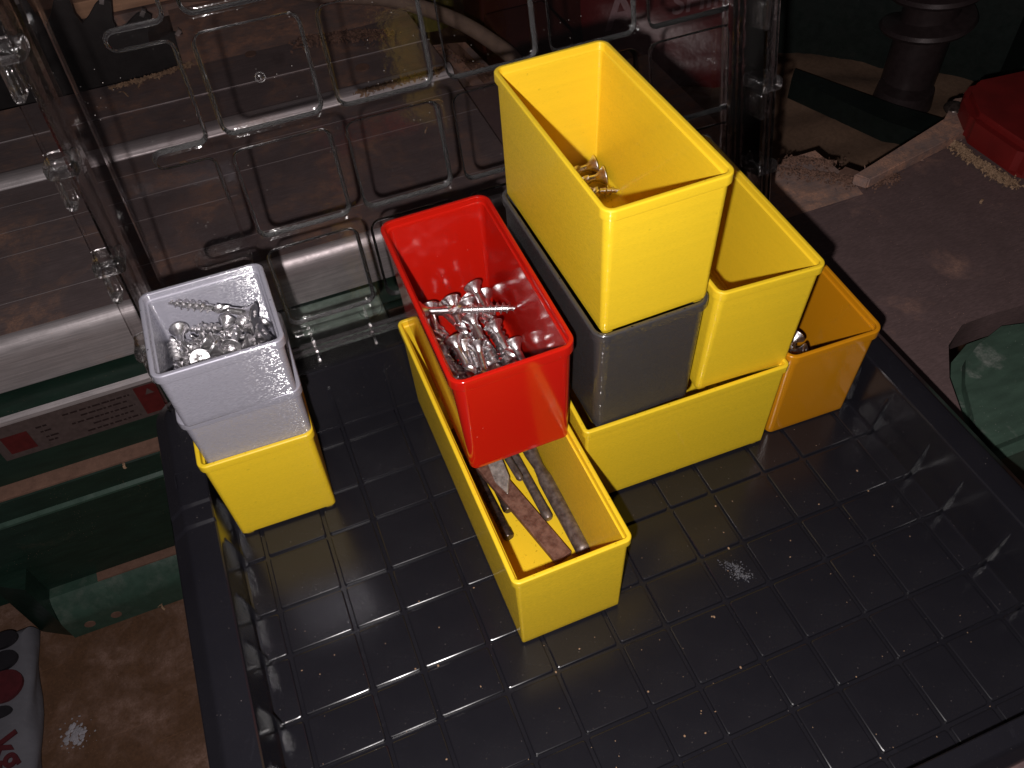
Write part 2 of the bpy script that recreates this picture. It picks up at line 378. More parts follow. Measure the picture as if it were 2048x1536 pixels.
for i in range(len(gx) - 1):
    for j in range(len(gy) - 1):
        x0 = gx[i] + (GAP if i else 0); x1 = gx[i + 1] - (GAP if i < len(gx) - 2 else 0)
        y0 = gy[j] + (GAP if j else 0); y1 = gy[j + 1] - (GAP if j < len(gy) - 2 else 0)
        w, d = round(x1 - x0, 1), round(y1 - y0, 1)
        if (w, d) not in cache:
            bm = bmesh.new()
            loft(bm, [[(x + ins - w / 2, y + ins - d / 2, z) for x, y in rrect(w - 2 * ins, d - 2 * ins, 1.0, 2)] for ins, z in ((0, -1.6), (.10, -.55), (.25, -.20), (.62, 0))], cap1=True)
            o = mesh_obj('floor_tile', bm, M['case'], angle=14); cache[(w, d)] = o.data
        else:
            o = bpy.data.objects.new('floor_tile', cache[(w, d)]); COL.objects.link(o)
        cpart(o); o.location = V(((x0 + x1) / 2, (y0 + y1) / 2, 0)) * MM
# walls: outline lofted through a profile (outward offset, z), rounded corners
def outline(off, z, r=5, n=5, bk=0.0, kz=None):
    x0, x1, y0, y1 = X0 - off, X1 + off, Y0 - off, Y1 + off
    pts = []
    rr = max(r + off * .45, 1.2)
    cs = ((x1 - rr, y0 + rr, -90), (x1 - rr, y1 - rr, 0), (x0 + rr, y1 - rr, 90), (x0 + rr, y0 + rr, 180))
    for ci, (px, py, a0) in enumerate(cs):
        ring = [(px + rr * math.cos(R(a0 + 90 * k / n)), py + rr * math.sin(R(a0 + 90 * k / n))) for k in range(n + 1)]
        pts += ring
    # extra points along the sides where the rim steps down towards the hinge
    out = []
    N = len(pts)
    for i in range(N):
        a = pts[i]; b = pts[(i + 1) % N]; out.append(a)
        if abs(a[0] - b[0]) < 1e-6 and abs(a[1] - b[1]) > 30:
            ys = [95.0, 95.5, 96.6, 97.1, 105.6, 106.1, 107.2, 107.7]
            if b[1] < a[1]: ys = ys[::-1]
            for y_ in ys: out.append((a[0], y_))
    res = []
    for (x, y) in out:
        zz = z; yy = y
        def stp(a, b): return max(0., min(1., (y - a) / (b - a)))
        t = .15 * stp(95, 95.5) + .7 * stp(95.5, 96.6) + .15 * stp(96.6, 97.1) + .15 * stp(105.6, 106.1) + .7 * stp(106.1, 107.2) + .15 * stp(107.2, 107.7)
        if z > 20: zz = z + 1.35 * t * (1 if z > 30 else .3) - .6
        if y > Y1 - 8: yy = y + bk
        if y < Y0 + 8 and off > 0: yy = y + off * .42       # the front rim is narrower
        res.append((x, yy, zz))
    return res
bm = bmesh.new()
prof = [(-1.2, 0, 0), (-.2, .3, 0), (.15, 1.4, .3), (.5, 35.4, 6.4), (.8, 36.5, 6.8), (1.5, 37, 7), (9, 37, 7), (9.3, 36.9, 7), (13.2, 36.9, 6), (15, 36.1, 5), (16.2, 34.6, 5), (20.8, 31.2, 4), (21.8, 30, 4), (21.8, 25, 4), (20.2, 24.4, 3), (19, 0, 2), (17, -8, 2), (12, -10.5, 2), (0, -10.5, 0)]
loft(bm, [outline(o_, z_, bk=b_) for o_, z_, b_ in prof], flip=True)
cpart(mesh_obj('tray_wall', bm, M['case'], angle=28))
box_bm_ = bmesh.new(); box_bm(box_bm_, (X0 - 2, Y0 - 2, -9.8), (X1 + 2, Y1 + 2, -9.0)); cpart(mesh_obj('base_plate', box_bm_, M['case']))
# vertical ribs on the walls at every groove line
rib = None
def add_rib(x, y, rz, lean=0.0, h=27):
    global rib
    if rib is None:
        bm = bmesh.new()
        pr = [(-.4, -1.5), (3.4, -1.5), (3.2, 2), (2.2, 14), (1.0, 24), (.2, 27), (-.4, 27)]
        for s in (-.75, .75): pass
        a = [bm.verts.new(V((px, -.8, pz)) * MM) for px, pz in pr]; b = [bm.verts.new(V((px, .8, pz)) * MM) for px, pz in pr]
        bm.faces.new(a); bm.faces.new(b[::-1])
        for i in range(len(pr)): bm.faces.new([a[i], b[i], b[(i + 1) % len(pr)], a[(i + 1) % len(pr)]])
        bmesh.ops.recalc_face_normals(bm, faces=bm.faces)
        bmesh.ops.bevel(bm, geom=[e for e in bm.edges if abs(e.verts[0].co.y - e.verts[1].co.y) < 1e-6 and e.verts[0].co.x > -.0001], offset=.35 * MM, segments=2, affect='EDGES')
        o = mesh_obj('wall_rib', bm, M['case']); rib = o.data
    else:
        o = bpy.data.objects.new('wall_rib', rib); COL.objects.link(o)
    cpart(o); o.location = V((x, y, 0)) * MM; o.rotation_euler = Euler((0, lean, rz), 'XYZ')
for y in NY: add_rib(X0 - .1, y, 0); add_rib(X1 + .1, y, math.pi)
for x in NX: add_rib(x, Y0 - .1, math.pi / 2); add_rib(x, Y1 + .4, -math.pi / 2, lean=R(-8))
# square catch mark on the left rim
for k, (a, b) in enumerate((((-122.2, 126.0), (-114.8, 127.0)), ((-122.6, 118.0), (-121.8, 125.5)), ((-115.4, 118.0), (-114.6, 125.5)))):
    cpart(box('catch_mark', (a[0], a[1], 38.6), (b[0], b[1], 39.5), M['case'], bev=.25))
# hinge knuckles
for x in (-80, 53, 186):
    bm = bmesh.new(); tube_bm(bm, [(x - 18, 183.5, 33), (x + 18, 183.5, 33)], 4.2, 14); cpart(mesh_obj('hinge_knuckle', bm, M['case']))

# ------------------------------------------------------------------ the case: clear lid
TL = R(76.5)
LO = V((-54.0, 199.2, 94.5)); DU = V((1, 0, 0)); DV = V((0, math.cos(TL), math.sin(TL))); DN = V((0, -math.sin(TL), math.cos(TL)))
LM = Matrix.Translation(LO * MM) @ Matrix(((DU.x, DV.x, DN.x, 0), (DU.y, DV.y, DN.y, 0), (DU.z, DV.z, DN.z, 0), (0, 0, 0, 1)))
lid = bpy.data.objects.new('lid', None); COL.objects.link(lid); lid.empty_display_size = .01
lid.parent = case; lid.matrix_parent_inverse = Matrix.Translation(-case.location); lid.matrix_basis = LM
U0, U1 = -53.6, 266.5; PU = 53.4; PV = 51.7; V0, V1 = -56., 222.
def lid_part(name, bm, angle=35):
    o = mesh_obj(name, bm, M['clear2' if name in ('lid_step', 'gate_mark') else 'clear'], angle=angle); o.parent = lid; return o
def sheet_pane(u0, v0, u1, v1):
    """one window of the lid: channel border, drafted step, recessed pane; front and back skins"""
    bm = bmesh.new(); w, d = u1 - u0, v1 - v0
    def ring(ins, r, z):
        return [(u0 + ins + x, v0 + ins + y, z) for x, y in rrect(w - 2 * ins, d - 2 * ins, r, 6)]
    def sq(z):
        out = []
        for x, y, _ in ring(5.2, 5.0, 0):
            cx, cy = (u0 + u1) / 2, (v0 + v1) / 2; dx, dy = x - cx, y - cy
            ax, ay = abs(dx) / (w / 2), abs(dy) / (d / 2); m = max(ax, ay)
            # push the ring radially out to the cell's square, corners kept
            out.append((cx + dx / m, cy + dy / m, z))
        for k in range(4):     # exact corner in the middle of each corner run
            i = k * 7 + 3; sx = 1 if k in (0, 1) else -1; sy = 1 if k in (1, 2) else -1
            out[i] = ((u1 if sx > 0 else u0), (v1 if sy > 0 else v0), z)
        return out
    for dz, fl in ((0, False), (-1.7, True)):
        rs = [sq(dz), ring(2.6, 5.8, dz), ring(3.0, 5.5, dz - .1), ring(3.4, 5.2, dz - .5), ring(3.6, 5.0, dz - 1.1), ring(4.2, 4.5, dz - 4.0), ring(4.5, 4.3, dz - 4.6), ring(4.9, 4.0, dz - 4.9), ring(5.6, 3.5, dz - 5.0)]
        loft(bm, rs, cap1=True, flip=fl)
    return bm
cols = [U0 + PU * k for k in range(1, 7)]
rows = [-PV, 0, PV, 2 * PV, 3 * PV, 4 * PV]
for i in range(5):
    for j in range(5):
        u0, u1 = i * PU, (i + 1) * PU
        bm = sheet_pane(u0, rows[j], u1, rows[j + 1]); lid_part('lid_pane', bm)
# left column: no full windows, only short double channels reaching in from the first upright
def offset_line(pts, d):
    out = []; n = len(pts)
    for i, p in enumerate(pts):
        a = V(pts[max(i - 1, 0)]); b = V(pts[min(i + 1, n - 1)]); t = (b - a).normalized(); q = V((-t.y, t.x))
        if i in (0, n - 1): q = V((-1, 0)); 
        out.append((p[0] + q.x * d, p[1] + q.y * d))
    return out
def arc_pts(cx, cy, r, a0, a1, n=6): return [(cx + r * math.cos(R(a0 + (a1 - a0) * k / n)), cy + r * math.sin(R(a0 + (a1 - a0) * k / n))) for k in range(n + 1)]
for v_ in rows[:-1]:
    h = PV / 2
    edge = [(-2.6, v_ - h)] + arc_pts(-7.6, v_ - 7.6, 5, 0, 90) + [(-25, v_ - 2.6)] + arc_pts(-25, v_, 2.6, 270, 90, 8) + [(-25, v_ + 2.6)] + arc_pts(-7.6, v_ + 7.6, 5, 270, 360) + [(-2.6, v_ + h)]
    e2 = []
    for q in edge:
        if not e2 or (V(q) - V(e2[-1])).length > .05: e2.append(q)
    if v_ == rows[0]: e2 = [q for q in e2 if q[1] > v_ - 3.5]
    for dz, fl in ((0, True), (-1.7, False)):
        bm = bmesh.new()
        L_ = [offset_line(e2, d) for d in (0, .4, .8, 1.0, 1.6, 1.9, 2.4)]
        rings = [[(x, y, z + dz) for x, y in l] for l, z in zip(L_, (0, -.1, -.5, -1.1, -4.0, -4.6, -5.0))]
        loft(bm, rings, closed=False, flip=fl)
        f = [bm.verts.new(V((x, y, dz)) * MM) for x, y in [(0, e2[0][1])] + e2 + [(0, e2[-1][1])]]
        bm.faces.new(f)
        bmesh.ops.recalc_face_normals(bm, faces=bm.faces)
        lid_part('lid_channel', bm, 40)
bm = bmesh.new()
for z, fl in ((-5.05, False), (-6.7, True)):
    vs = [bm.verts.new(V(q) * MM) for q in ((U0, rows[0], z), (-3, rows[0], z), (-3, rows[-1], z), (U0, rows[-1], z))]
    bm.faces.new(vs[::-1] if fl else vs)
lid_part('lid_sheet', bm)
# top and bottom strips, side walls with flange
def strip(name, prof_uv, v0, v1, axis='v'):
    """profile points (u, n) extruded along v"""
    bm = bmesh.new()
    loft(bm, [[(u, v0, n_) for u, n_ in prof_uv], [(u, v1, n_) for u, n_ in prof_uv]], closed=True, cap0=True, cap1=True)
    bmesh.ops.recalc_face_normals(bm, faces=bm.faces)
    return lid_part(name, bm, 30)
VB = -62
left = [(U0 + .2, -6.6), (U0 + .2, -5), (U0 - 3.5, 18.5), (U0 - 4.6, 20), (U0 - 11.2, 20), (U0 - 12.2, 19), (U0 - 13, 13), (U0 - 11.6, 13), (U0 - 10.8, 18), (U0 - 5.8, 18.2), (U0 - 5.0, 17.2), (U0 - 1.6, -6.6)]
strip('lid_side_wall', left, VB, V1)
right = [(U1 - u + U0, n_) for u, n_ in left]
strip('lid_side_wall', right, VB, V1)
for u_ in (U0 + 6.5, U1 - 6.5):
    strip('lid_rib', [(u_ - .6, -5.2), (u_ + .6, -5.2), (u_ + .45, 1.2), (u_ - .45, 1.2)], VB + 8, V1 - 4)
bm = bmesh.new()
prof_b = [(VB + 9, 0), (VB + 3.5, .6), (VB, 17), (VB - .6, 22.5), (VB + 1.2, 22.5), (VB + 1.8, 17), (VB + 5.2, 2.4), (VB + 9, 1.7)]
for z in (0,): loft(bm, [[(U0, v_, n_) for v_, n_ in prof_b], [(U1, v_, n_) for v_, n_ in prof_b]], cap0=True, cap1=True)
bmesh.ops.recalc_face_normals(bm, faces=bm.faces); lid_part('lid_hinge_wall', bm, 30)
bm = bmesh.new()
for z, fl in ((0, False), (-1.7, True)):
    vs = [bm.verts.new(V(q) * MM) for q in ((U0, VB + 6, z), (U1, VB + 6, z), (U1, rows[0], z), (U0, rows[0], z))]
    bm.faces.new(vs[::-1] if fl else vs)
lid_part('lid_sheet', bm)
bm = bmesh.new()
for z, fl in ((0, False), (-1.7, True)):
    vs = [bm.verts.new(V(q) * MM) for q in ((U0, rows[-1], z), (U1, rows[-1], z), (U1, V1, z), (U0, V1, z))]
    bm.faces.new(vs[::-1] if fl else vs)
lid_part('lid_sheet', bm)
fin = None
for c in [-53.7 + 53.45 * k for k in range(0, 5)]:
    for s in (-11.5, 11.5):
        u_ = c + s + 54
        if not (U0 + 5 < u_ < U1 - 5): continue
        if fin is None:
            bm = bmesh.new(); loft(bm, [[(x_, v_, n_) for v_, n_ in ((VB + 4, 1), (VB + 17, .6), (VB + 6, 10), (VB + 1.6, 19))] for x_ in (-.7, .7)], cap0=True, cap1=True)
            bmesh.ops.recalc_face_normals(bm, faces=bm.faces); o = lid_part('lid_fin', bm, 30); fin = o.data
        else: o = bpy.data.objects.new('lid_fin', fin); COL.objects.link(o); o.parent = lid
        o.location = V((u_, 0, 0)) * MM
# moulded steps (catch pockets) on the side walls
for side in (-1, 1):
    for v_ in (66, 20, -26, 112, 158):
        u_ = U0 - 8 if side < 0 else U1 + 8
        bm = bmesh.new(); box_bm(bm, (u_ - 6.8, v_ - 4.0, 3), (u_ + 6.8, v_ + 3.6, 22.5), 2.6, 5); lid_part('lid_step', bm)
        bm = bmesh.new(); box_bm(bm, (u_ - 5.4, v_ - 19, 5), (u_ - .8, v_ - 4.4, 19.5), 2.1, 4); lid_part('lid_step', bm)
        bm = bmesh.new(); tube_bm(bm, [(u_ + 1.5, v_ - 15, 12), (u_ + 1.5, v_ - 3, 12.5)], [1.8, 2.4], 12); lid_part('lid_step', bm)
# gate mark on the lid
bm = bmesh.new(); bmesh.ops.create_uvsphere(bm, u_segments=16, v_segments=8, radius=2.4 * MM, matrix=Matrix.Translation(V((26.5, 76, -5.8)) * MM) @ Matrix.Diagonal((1, 1, .45, 1))); lid_part('gate_mark', bm)

# ------------------------------------------------------------------ screws
def screw_meshes(L, dsh=3.1, dth=4.7, dh=8.6, smooth_len=.30, flute=True, pitch=2.9):
    """origin at the head's centre, tip towards -z ; returns (head mesh, shank mesh)"""
    bm = bmesh.new(); N = 28
    def circ(r, z, lobes=0, amp=0, ph=0): return [((r + amp * math.cos(lobes * 2 * math.pi * k / N)) * math.cos(2 * math.pi * k / N), (r + amp * math.cos(lobes * 2 * math.pi * k / N)) * math.sin(2 * math.pi * k / N), z) for k in range(N)]
    rh = dh / 2; rs = dsh / 2
    prof = [(rs * 1.0, -4.9), (rs * 1.18, -4.1), (rs * 1.55, -3.0), (rh * .78, -1.5), (rh * .965, -.75), (rh, -.5), (rh, -.15), (rh * .96, 0), (rh * .5, .04)]
    rings = []
    for r, z in prof: rings.append(circ(r, z, 7 if -3.2 < z < -1 else 0, .10 if -3.2 < z < -1 else 0))
    rings += [circ(1.62, 0, 6, .32), circ(1.45, -1.7, 6, .28), circ(.5, -2.1)]
    loft(bm, rings, cap1=True)
    # closing under the head: ring 0 hidden inside the shank
    hm = mesh_obj('head', bm, M['zinc'], angle=32); COL.objects.unlink(hm); hd = hm.data; bpy.data.objects.remove(hm)
    bm = bmesh.new(); NS = 14
    z0 = -4.7; zt = -L; zs = z0 - L * smooth_len
    def c2(r, z, n=NS, tw=0): return [(r * math.cos(2 * math.pi * k / n + tw), r * math.sin(2 * math.pi * k / n + tw), z) for k in range(n)]
    rg = [c2(rs, z0), c2(rs, zs)]
    if flute:
        for k in range(7):      # milling section, spiral flutes
            z = zs - k * 1.0; a = k * .32
            rg.append([((rs + (.55 if i % 3 == 0 else -.15)) * math.cos(2 * math.pi * i / NS + a), (rs + (.55 if i % 3 == 0 else -.15)) * math.sin(2 * math.pi * i / NS + a), z) for i in range(NS)])
        zs = zs - 7
    rc = rs * .93
    rg += [c2(rc, zs), c2(rc, zt + 6), c2(rc * .75, zt + 3.2), c2(.25, zt)]
    loft(bm, rg, cap1=True, flip=True)
    # helical thread
    turns = (zs - (zt + .6)) / pitch; n = int(turns * 14); prev = None
    for k in range(n + 1):
        t = k / n; z = zs - 1 + (zt + 1.6 - zs) * t; a = k * 2 * math.pi / 14
        f = min(1, (z - zt) / 6.0) ; ro = (dth / 2) * (.18 + .82 * f) * min(1, .45 + t * 8); ri = rc * (.2 + .8 * f) * .92
        ca, sa = math.cos(a), math.sin(a)
        cur = [bm.verts.new(V((ri * ca, ri * sa, z + .55)) * MM), bm.verts.new(V((ro * ca, ro * sa, z + .17)) * MM), bm.verts.new(V((ro * ca, ro * sa, z - .17)) * MM), bm.verts.new(V((ri * ca, ri * sa, z - .55)) * MM)]
        if prev:
            for i in range(3): bm.faces.new([prev[i], cur[i], cur[i + 1], prev[i + 1]])
        prev = cur
    bmesh.ops.recalc_face_normals(bm, faces=bm.faces)
    sm = mesh_obj('shank', bm, M['zinc'], angle=40); sd = sm.data; bpy.data.objects.remove(sm)
    return hd, sd
SCREW = {'long': screw_meshes(46, 3.4, 5.7, 9.4, .20), 'mid': screw_meshes(38, 3.0, 5.0, 8.8, .16), 'short34': screw_meshes(34, 2.8, 4.6, 8.2, .12), 'short': screw_meshes(24, 3.2, 5.0, 9.0, .12, True)}
def add_screw(kind, head, tip, spin, label, group=None):
    h, t_ = V(head), V(tip); d = (t_ - h).normalized()
    q = d.to_track_quat('-Z', 'Y')
    o = bpy.data.objects.new('screw', None); COL.objects.link(o); o.empty_display_size = .005
    o.rotation_mode = 'QUATERNION'
    o.rotation_quaternion = q @ Euler((0, 0, spin)).to_quaternion(); o.location = h * MM
    for nm, me in (('head', SCREW[kind][0]), ('shank', SCREW[kind][1])):
        c = bpy.data.objects.new(nm, me); COL.objects.link(c); c.parent = o
    tag(o, label, 'screw', group); return o
#<SCREWS
PILE_A = [((-88.8, 139.4, 97.2), (-98.9, 107.0, 94.9)), ((-60.4, 145.6, 96.9), (-82.7, 120.0, 94.8)), ((-67.7, 145.7, 100.2), (-60.3, 113.0, 94.4)), ((-83.9, 113.8, 97.0), (-84.0, 147.8, 94.9)), ((-95.8, 139.5, 102.8), (-67.2, 122.5, 96.1)), ((-60.3, 132.2, 101.6), (-83.4, 108.3, 94.2)), ((-62.0, 137.7, 103.7), (-93.4, 147.7, 95.4)), ((-61.4, 119.2, 105.9), (-82.1, 143.5, 94.1)), ((-96.7, 145.2, 98.9), (-64.3, 134.9, 100.9)), ((-60.1, 125.8, 110.0), (-90.6, 127.5, 95.2)), ((-73.9, 145.7, 104.6), (-88.5, 115.4, 99.6)), ((-62.3, 132.0, 108.2), (-92.1, 147.8, 104.1)), ((-96.9, 110.6, 100.5), (-63.5, 108.4, 94.4)), ((-83.7, 129.9, 111.4), (-60.8, 111.8, 93.9)), ((-60.5, 109.8, 103.4), (-81.9, 135.5, 109.4)), ((-65.3, 120.4, 111.5), (-97.1, 121.5, 99.6)), ((-70.2, 112.4, 98.1), (-89.9, 137.8, 109.3)), ((-96.9, 117.7, 101.9), (-64.5, 107.6, 102.6)), ((-80.9, 121.6, 115.0), (-58.4, 107.6, 93.8)), ((-91.4, 113.8, 96.6), (-84.0, 145.0, 108.1)), ((-91.1, 110.5, 104.5), (-57.4, 113.4, 108.6)), ((-73.9, 116.8, 115.3), (-64.0, 148.3, 107.0)), ((-96.5, 129.4, 100.0), (-76.5, 107.3, 116.4)), ((-74.1, 109.7, 111.7), (-93.2, 137.0, 104.8)), ((-86.6, 116.4, 115.0), (-95.5, 141.4, 93.8)), ((-95.9, 109.6, 110.0), (-98.1, 143.3, 106.6)), ((-93.8, 145.2, 108.0), (-93.8, 111.3, 106.2))]
PILE_C = [((13.6, 152.3, 66.6), (22.9, 107.4, 64.2)), ((21.3, 151.8, 66.6), (34.7, 107.8, 64.2)), ((45.0, 152.2, 66.6), (39.0, 106.6, 64.2)), ((9.8, 107.7, 66.6), (7.4, 61.9, 64.2)), ((22.0, 105.5, 66.5), (38.0, 62.4, 64.2)), ((26.1, 119.5, 66.6), (41.6, 76.3, 64.2)), ((44.9, 115.0, 66.5), (42.6, 69.1, 64.2)), ((9.7, 144.3, 66.5), (15.6, 98.8, 64.2)), ((29.2, 151.0, 66.5), (33.8, 105.3, 69.0)), ((37.0, 151.9, 66.5), (40.4, 106.2, 69.9)), ((28.5, 102.7, 70.7), (13.7, 59.7, 63.6)), ((39.8, 102.6, 68.9), (19.9, 61.1, 68.2)), ((9.5, 131.4, 71.1), (19.2, 86.6, 68.4)), ((36.5, 141.8, 85.0), (41.1, 98.9, 69.0)), ((24.3, 140.3, 82.0), (24.4, 97.2, 66.0)), ((14.3, 143.0, 79.0), (10.9, 99.3, 65)), ((32.1, 138.2, 79.0), (29.7, 94.4, 65)), ((29.4, 126.7, 81.0), (33.5, 83.8, 65)), ((36.4, 114.7, 84.0), (41.5, 71.9, 68.0)), ((16.6, 113.3, 84.0), (21.7, 70.5, 68.0)), ((25.7, 106.5, 84.0), (20.9, 63.6, 68.0)), ((21.5, 115.4, 77.0), (18.2, 71.1, 65)), ((10.9, 117.4, 76.0), (14.3, 72.9, 65)), ((43.3, 108.2, 75.0), (46.4, 63.4, 65))]
PILE_H = [((180.4, 62.1, 6.6), (169.0, 83.1, 4.4)), ((169.2, 86.9, 6.5), (187.4, 71.4, 4.3)), ((169.5, 103.4, 6.5), (181.1, 82.5, 4.3)), ((194.3, 62.4, 6.6), (175.0, 76.5, 4.3)), ((186.0, 103.5, 6.6), (186.8, 79.6, 4.4)), ((193.4, 103.5, 6.5), (195.7, 79.7, 4.3)), ((178.9, 103.5, 6.5), (184.1, 80.2, 4.4)), ((190.5, 78.6, 6.5), (189.7, 102.5, 4.3)), ((175.7, 68.2, 11.5), (196.7, 76.8, 3.7)), ((173.4, 100.3, 10.9), (195.9, 92.4, 8.2)), ((194.4, 87.8, 9.7), (172.2, 96.7, 8.5)), ((177.4, 74.4, 19.7), (187.8, 60.1, 3.4)), ((169.1, 93.4, 8.5), (191.2, 84.1, 8.8)), ((192.6, 85.5, 16.0), (195.7, 65.2, 3.5)), ((169.2, 68.8, 9.2), (188.3, 83.3, 7.9)), ((192.4, 100.6, 14.0), (186.4, 77.5, 11.4)), ((193.7, 79.3, 19.1), (187.8, 59.8, 6.4)), ((185.3, 101.3, 13.4), (183.6, 77.4, 11.3)), ((169.3, 102.9, 15.9), (191.0, 92.6, 16.6)), ((171.6, 64.3, 15.7), (167.6, 87.3, 10.1)), ((174.6, 89.5, 13.8), (167.2, 69.1, 3.6)), ((183.8, 74.0, 14.6), (172.0, 91.8, 3.6)), ((170.4, 95.5, 14.9), (193.4, 88.8, 16.6)), ((185.7, 82.5, 19.2), (193.1, 65.9, 3.5))]
rs = random.Random(9)
def pile(L, kind, label, group, off=(0, 0, 0)):
    for h, t_ in L:
        add_screw(kind, V(h) + V(off), V(t_) + V(off), rs.uniform(0, 6.28), label, group)
pile(PILE_A, 'short34', 'shiny zinc screw jumbled in the heap inside the topmost silver bin', 'short screws in the silver bin')
pile(PILE_C[:-11], 'long', 'long zinc screw lying low in the heap of the red bin', 'long screws in the red bin')
for (h, t_), lb in zip(PILE_C[-11:], (
    'highest screw head of the back row in the red bin, near its right wall', 'second long screw from the left in the back row of the red bin',
    'leftmost long screw of the back row in the red bin', 'third long screw from the left in the back row of the red bin',
    'long screw right under the crosswise screw in the red bin', 'right hand screw of the front group in the red bin, its head raised',
    'left hand screw of the front group in the red bin, its head raised', 'middle screw of the front group in the red bin with a bright cone head',
    'screw half hidden between the left and middle front ones in the red bin', 'screw lying along the left wall at the front of the red bin',
    'screw lying closest to the right wall at the front of the red bin')):
    add_screw('long', h, t_, rs.uniform(0, 6.28), lb, 'long screws in the red bin')
pile(PILE_H, 'short', 'short zinc screw heaped in the left corner of the amber orange bin', 'screws in the orange bin')
PILE_H2 = [((363.4 - h[0], h[1], h[2] + 13.5), (363.4 - t_[0], t_[1], t_[2] + 13.5)) for h, t_ in PILE_H]
pile(PILE_H2, 'short', 'short zinc screw heaped in the left corner of the amber orange bin', 'screws in the orange bin')
add_screw('short', (186, 72, 40), (170, 88, 30), .4, 'screw with its head up, peeping out beside the tilted yellow bin in the amber bin', 'screws in the orange bin')
add_screw('short', (190, 85, 38), (172, 76, 33), 1.4, 'screw head farther back, just clear of the tilted yellow bin, in the amber bin', 'screws in the orange bin')
add_screw('mid', (-61.5, 133.5, 114.5), (-92.5, 150.5, 118), 1., 'long screw lying on the heap in the silver bin, its tip pointing up left')
add_screw('long', (7.6, 135.0, 85.5), (48.6, 117.2, 87.0), .4, 'single screw lying crosswise on top of the others in the red bin')
add_screw('short', (104.6, 151.5, 126.0), (82, 154.5, 122.8), .5, 'screw farthest back inside the highest yellow bin', None)
add_screw('short', (105.0, 142.2, 126.0), (82.0, 147.5, 122.8), 1.5, 'middle one of three screws inside the highest yellow bin', None)
add_screw('short', (84.5, 137.8, 125.8), (108.0, 133.0, 123.2), 2.5, 'screw with its tip to the right, nearest of three in the highest yellow bin', None)
add_screw('short', (232 - 29, 98, 7), (205, 76, 4.6), .5, 'single screw tip showing above the front rim of the amber bin')
#SCREWS>

# ------------------------------------------------------------------ old pins and bars in the long yellow bin
def lathe_along(name, p0, p1, prof, mat, label, seg=18, cat='steel pin'):
    """prof: (fraction along, radius)"""
    a, b = V(p0), V(p1); L = (b - a).length; q = (b - a).normalized().to_track_quat('Z', 'Y')
    t = bpy.data.objects.new(name, None); COL.objects.link(t); t.empty_display_size = .005; t.location = a * MM; t.rotation_mode = 'QUATERNION'; t.rotation_quaternion = q
    bm = bmesh.new(); loft(bm, [[(r * math.cos(2 * math.pi * k / seg), r * math.sin(2 * math.pi * k / seg), f * L) for k in range(seg)] for f, r in prof], cap0=True, cap1=True)
    mesh_obj('shaft', bm, mat, t); tag(t, label, cat, 'old steel pins in the long yellow bin'); return t
FZ = 2.8
lathe_along('steel_pin', (45.0, 29.5, FZ + 4.1), (43.0, 118, FZ + 4.6), [(0, 2.6), (.006, 3.4), (.02, 4.0), (.03, 4.0), (.032, 3.85), (.50, 3.9), (.54, 3.3), (.60, 2.75), (.66, 3.3), (.70, 3.7), (.99, 3.7), (1, 3.2)], M['tool'], 'thickest grey brown pin with a waist, at the right wall of the long yellow bin')
t = empty('steel_bar', (34.6, 30.5, FZ + 4.2), (R(2.5), 0, R(14.5))); bm = bmesh.new()
box_bm(bm, (-4.6, 0, -1.9), (4.6, 92, 1.9), .5); 
for v_ in bm.verts:
    v_.co.x += .0005 * math.sin(v_.co.y * 70); v_.co.z += .0003 * math.sin(v_.co.y * 200)
mesh_obj('flat_bar', bm, M['rust'], t); tag(t, 'flat rusty brown steel bar lying slantwise in the long yellow bin', 'steel bar', 'old steel pins in the long yellow bin')
lathe_along('steel_pin', (15.4, 51.5, FZ + 3.1), (12.6, 104, FZ + 3.6), [(0, 2.3), (.015, 2.8), (.08, 2.85), (.10, 2.6), (.97, 2.6), (1, 2.1)], M['darksteel'], 'darkest glossy pin at the left wall of the long yellow bin')
lathe_along('steel_pin', (20.8, 65.5, FZ + 3.0), (19.6, 112, FZ + 5), [(0, 2.2), (.02, 2.8), (.10, 2.8), (.11, 2.5), (.33, 2.5), (.34, 3.0), (.36, 3.0), (.37, 2.7), (1, 2.7)], M['darksteel'], 'short dark pin with a collar beside the darkest pin')
lathe_along('steel_pin', (37.0, 53.5, FZ + 2.9), (34.6, 112, FZ + 2.9), [(0, 1.7), (.02, 2.5), (.09, 2.6), (.11, 2.45), (1, 2.45)], M['tool'], 'slim dark pin between the rusty bar and thickest pin')
lathe_along('steel_pin', (31.8, 76.5, FZ + 8.4), (27.8, 124, FZ + 8.2), [(0, 1.2), (.03, 1.9), (.12, 1.9), (1, 1.9)], M['tool'], 'thinnest pin lying on top of the rusty bar', 14)
t = empty('steel_tip', (22.8, 71, FZ + 8.2), (R(4), R(-14), R(-4))); bm = bmesh.new()
ngon_prism(bm, [(0, 0), (3.8, 9), (3.4, 40), (-4.2, 40), (-3.8, 9)], -1.2, 1.2); bmesh.ops.bevel(bm, geom=list(bm.edges), offset=.3 * MM, segments=1, affect='EDGES')
mesh_obj('pointed_plate', bm, M['worn'], t); tag(t, 'pale pointed steel piece showing between red bin and rusty bar', 'steel piece', 'old steel pins in the long yellow bin')

# ------------------------------------------------------------------ woodworking machine behind and below
ZT = -12
saw = tag(empty('table_saw', (-150, 320, -300)), 'cast iron sawing machine with dark table, green painted body and sheet base', 'table saw')
def P(obj, parent=saw): obj.parent = parent; obj.matrix_parent_inverse = Matrix.Translation(-V(parent.location)); return obj
def profile_x(name, pts, x0, x1, mat, parent=saw, angle=30):
    """outline in (y,z) extruded along x"""
    bm = bmesh.new(); loft(bm, [[(x0, y, z) for y, z in pts], [(x1, y, z) for y, z in pts]], cap0=True, cap1=True)
    bmesh.ops.recalc_face_normals(bm, faces=bm.faces); return P(mesh_obj(name, bm, mat, angle=angle), parent)
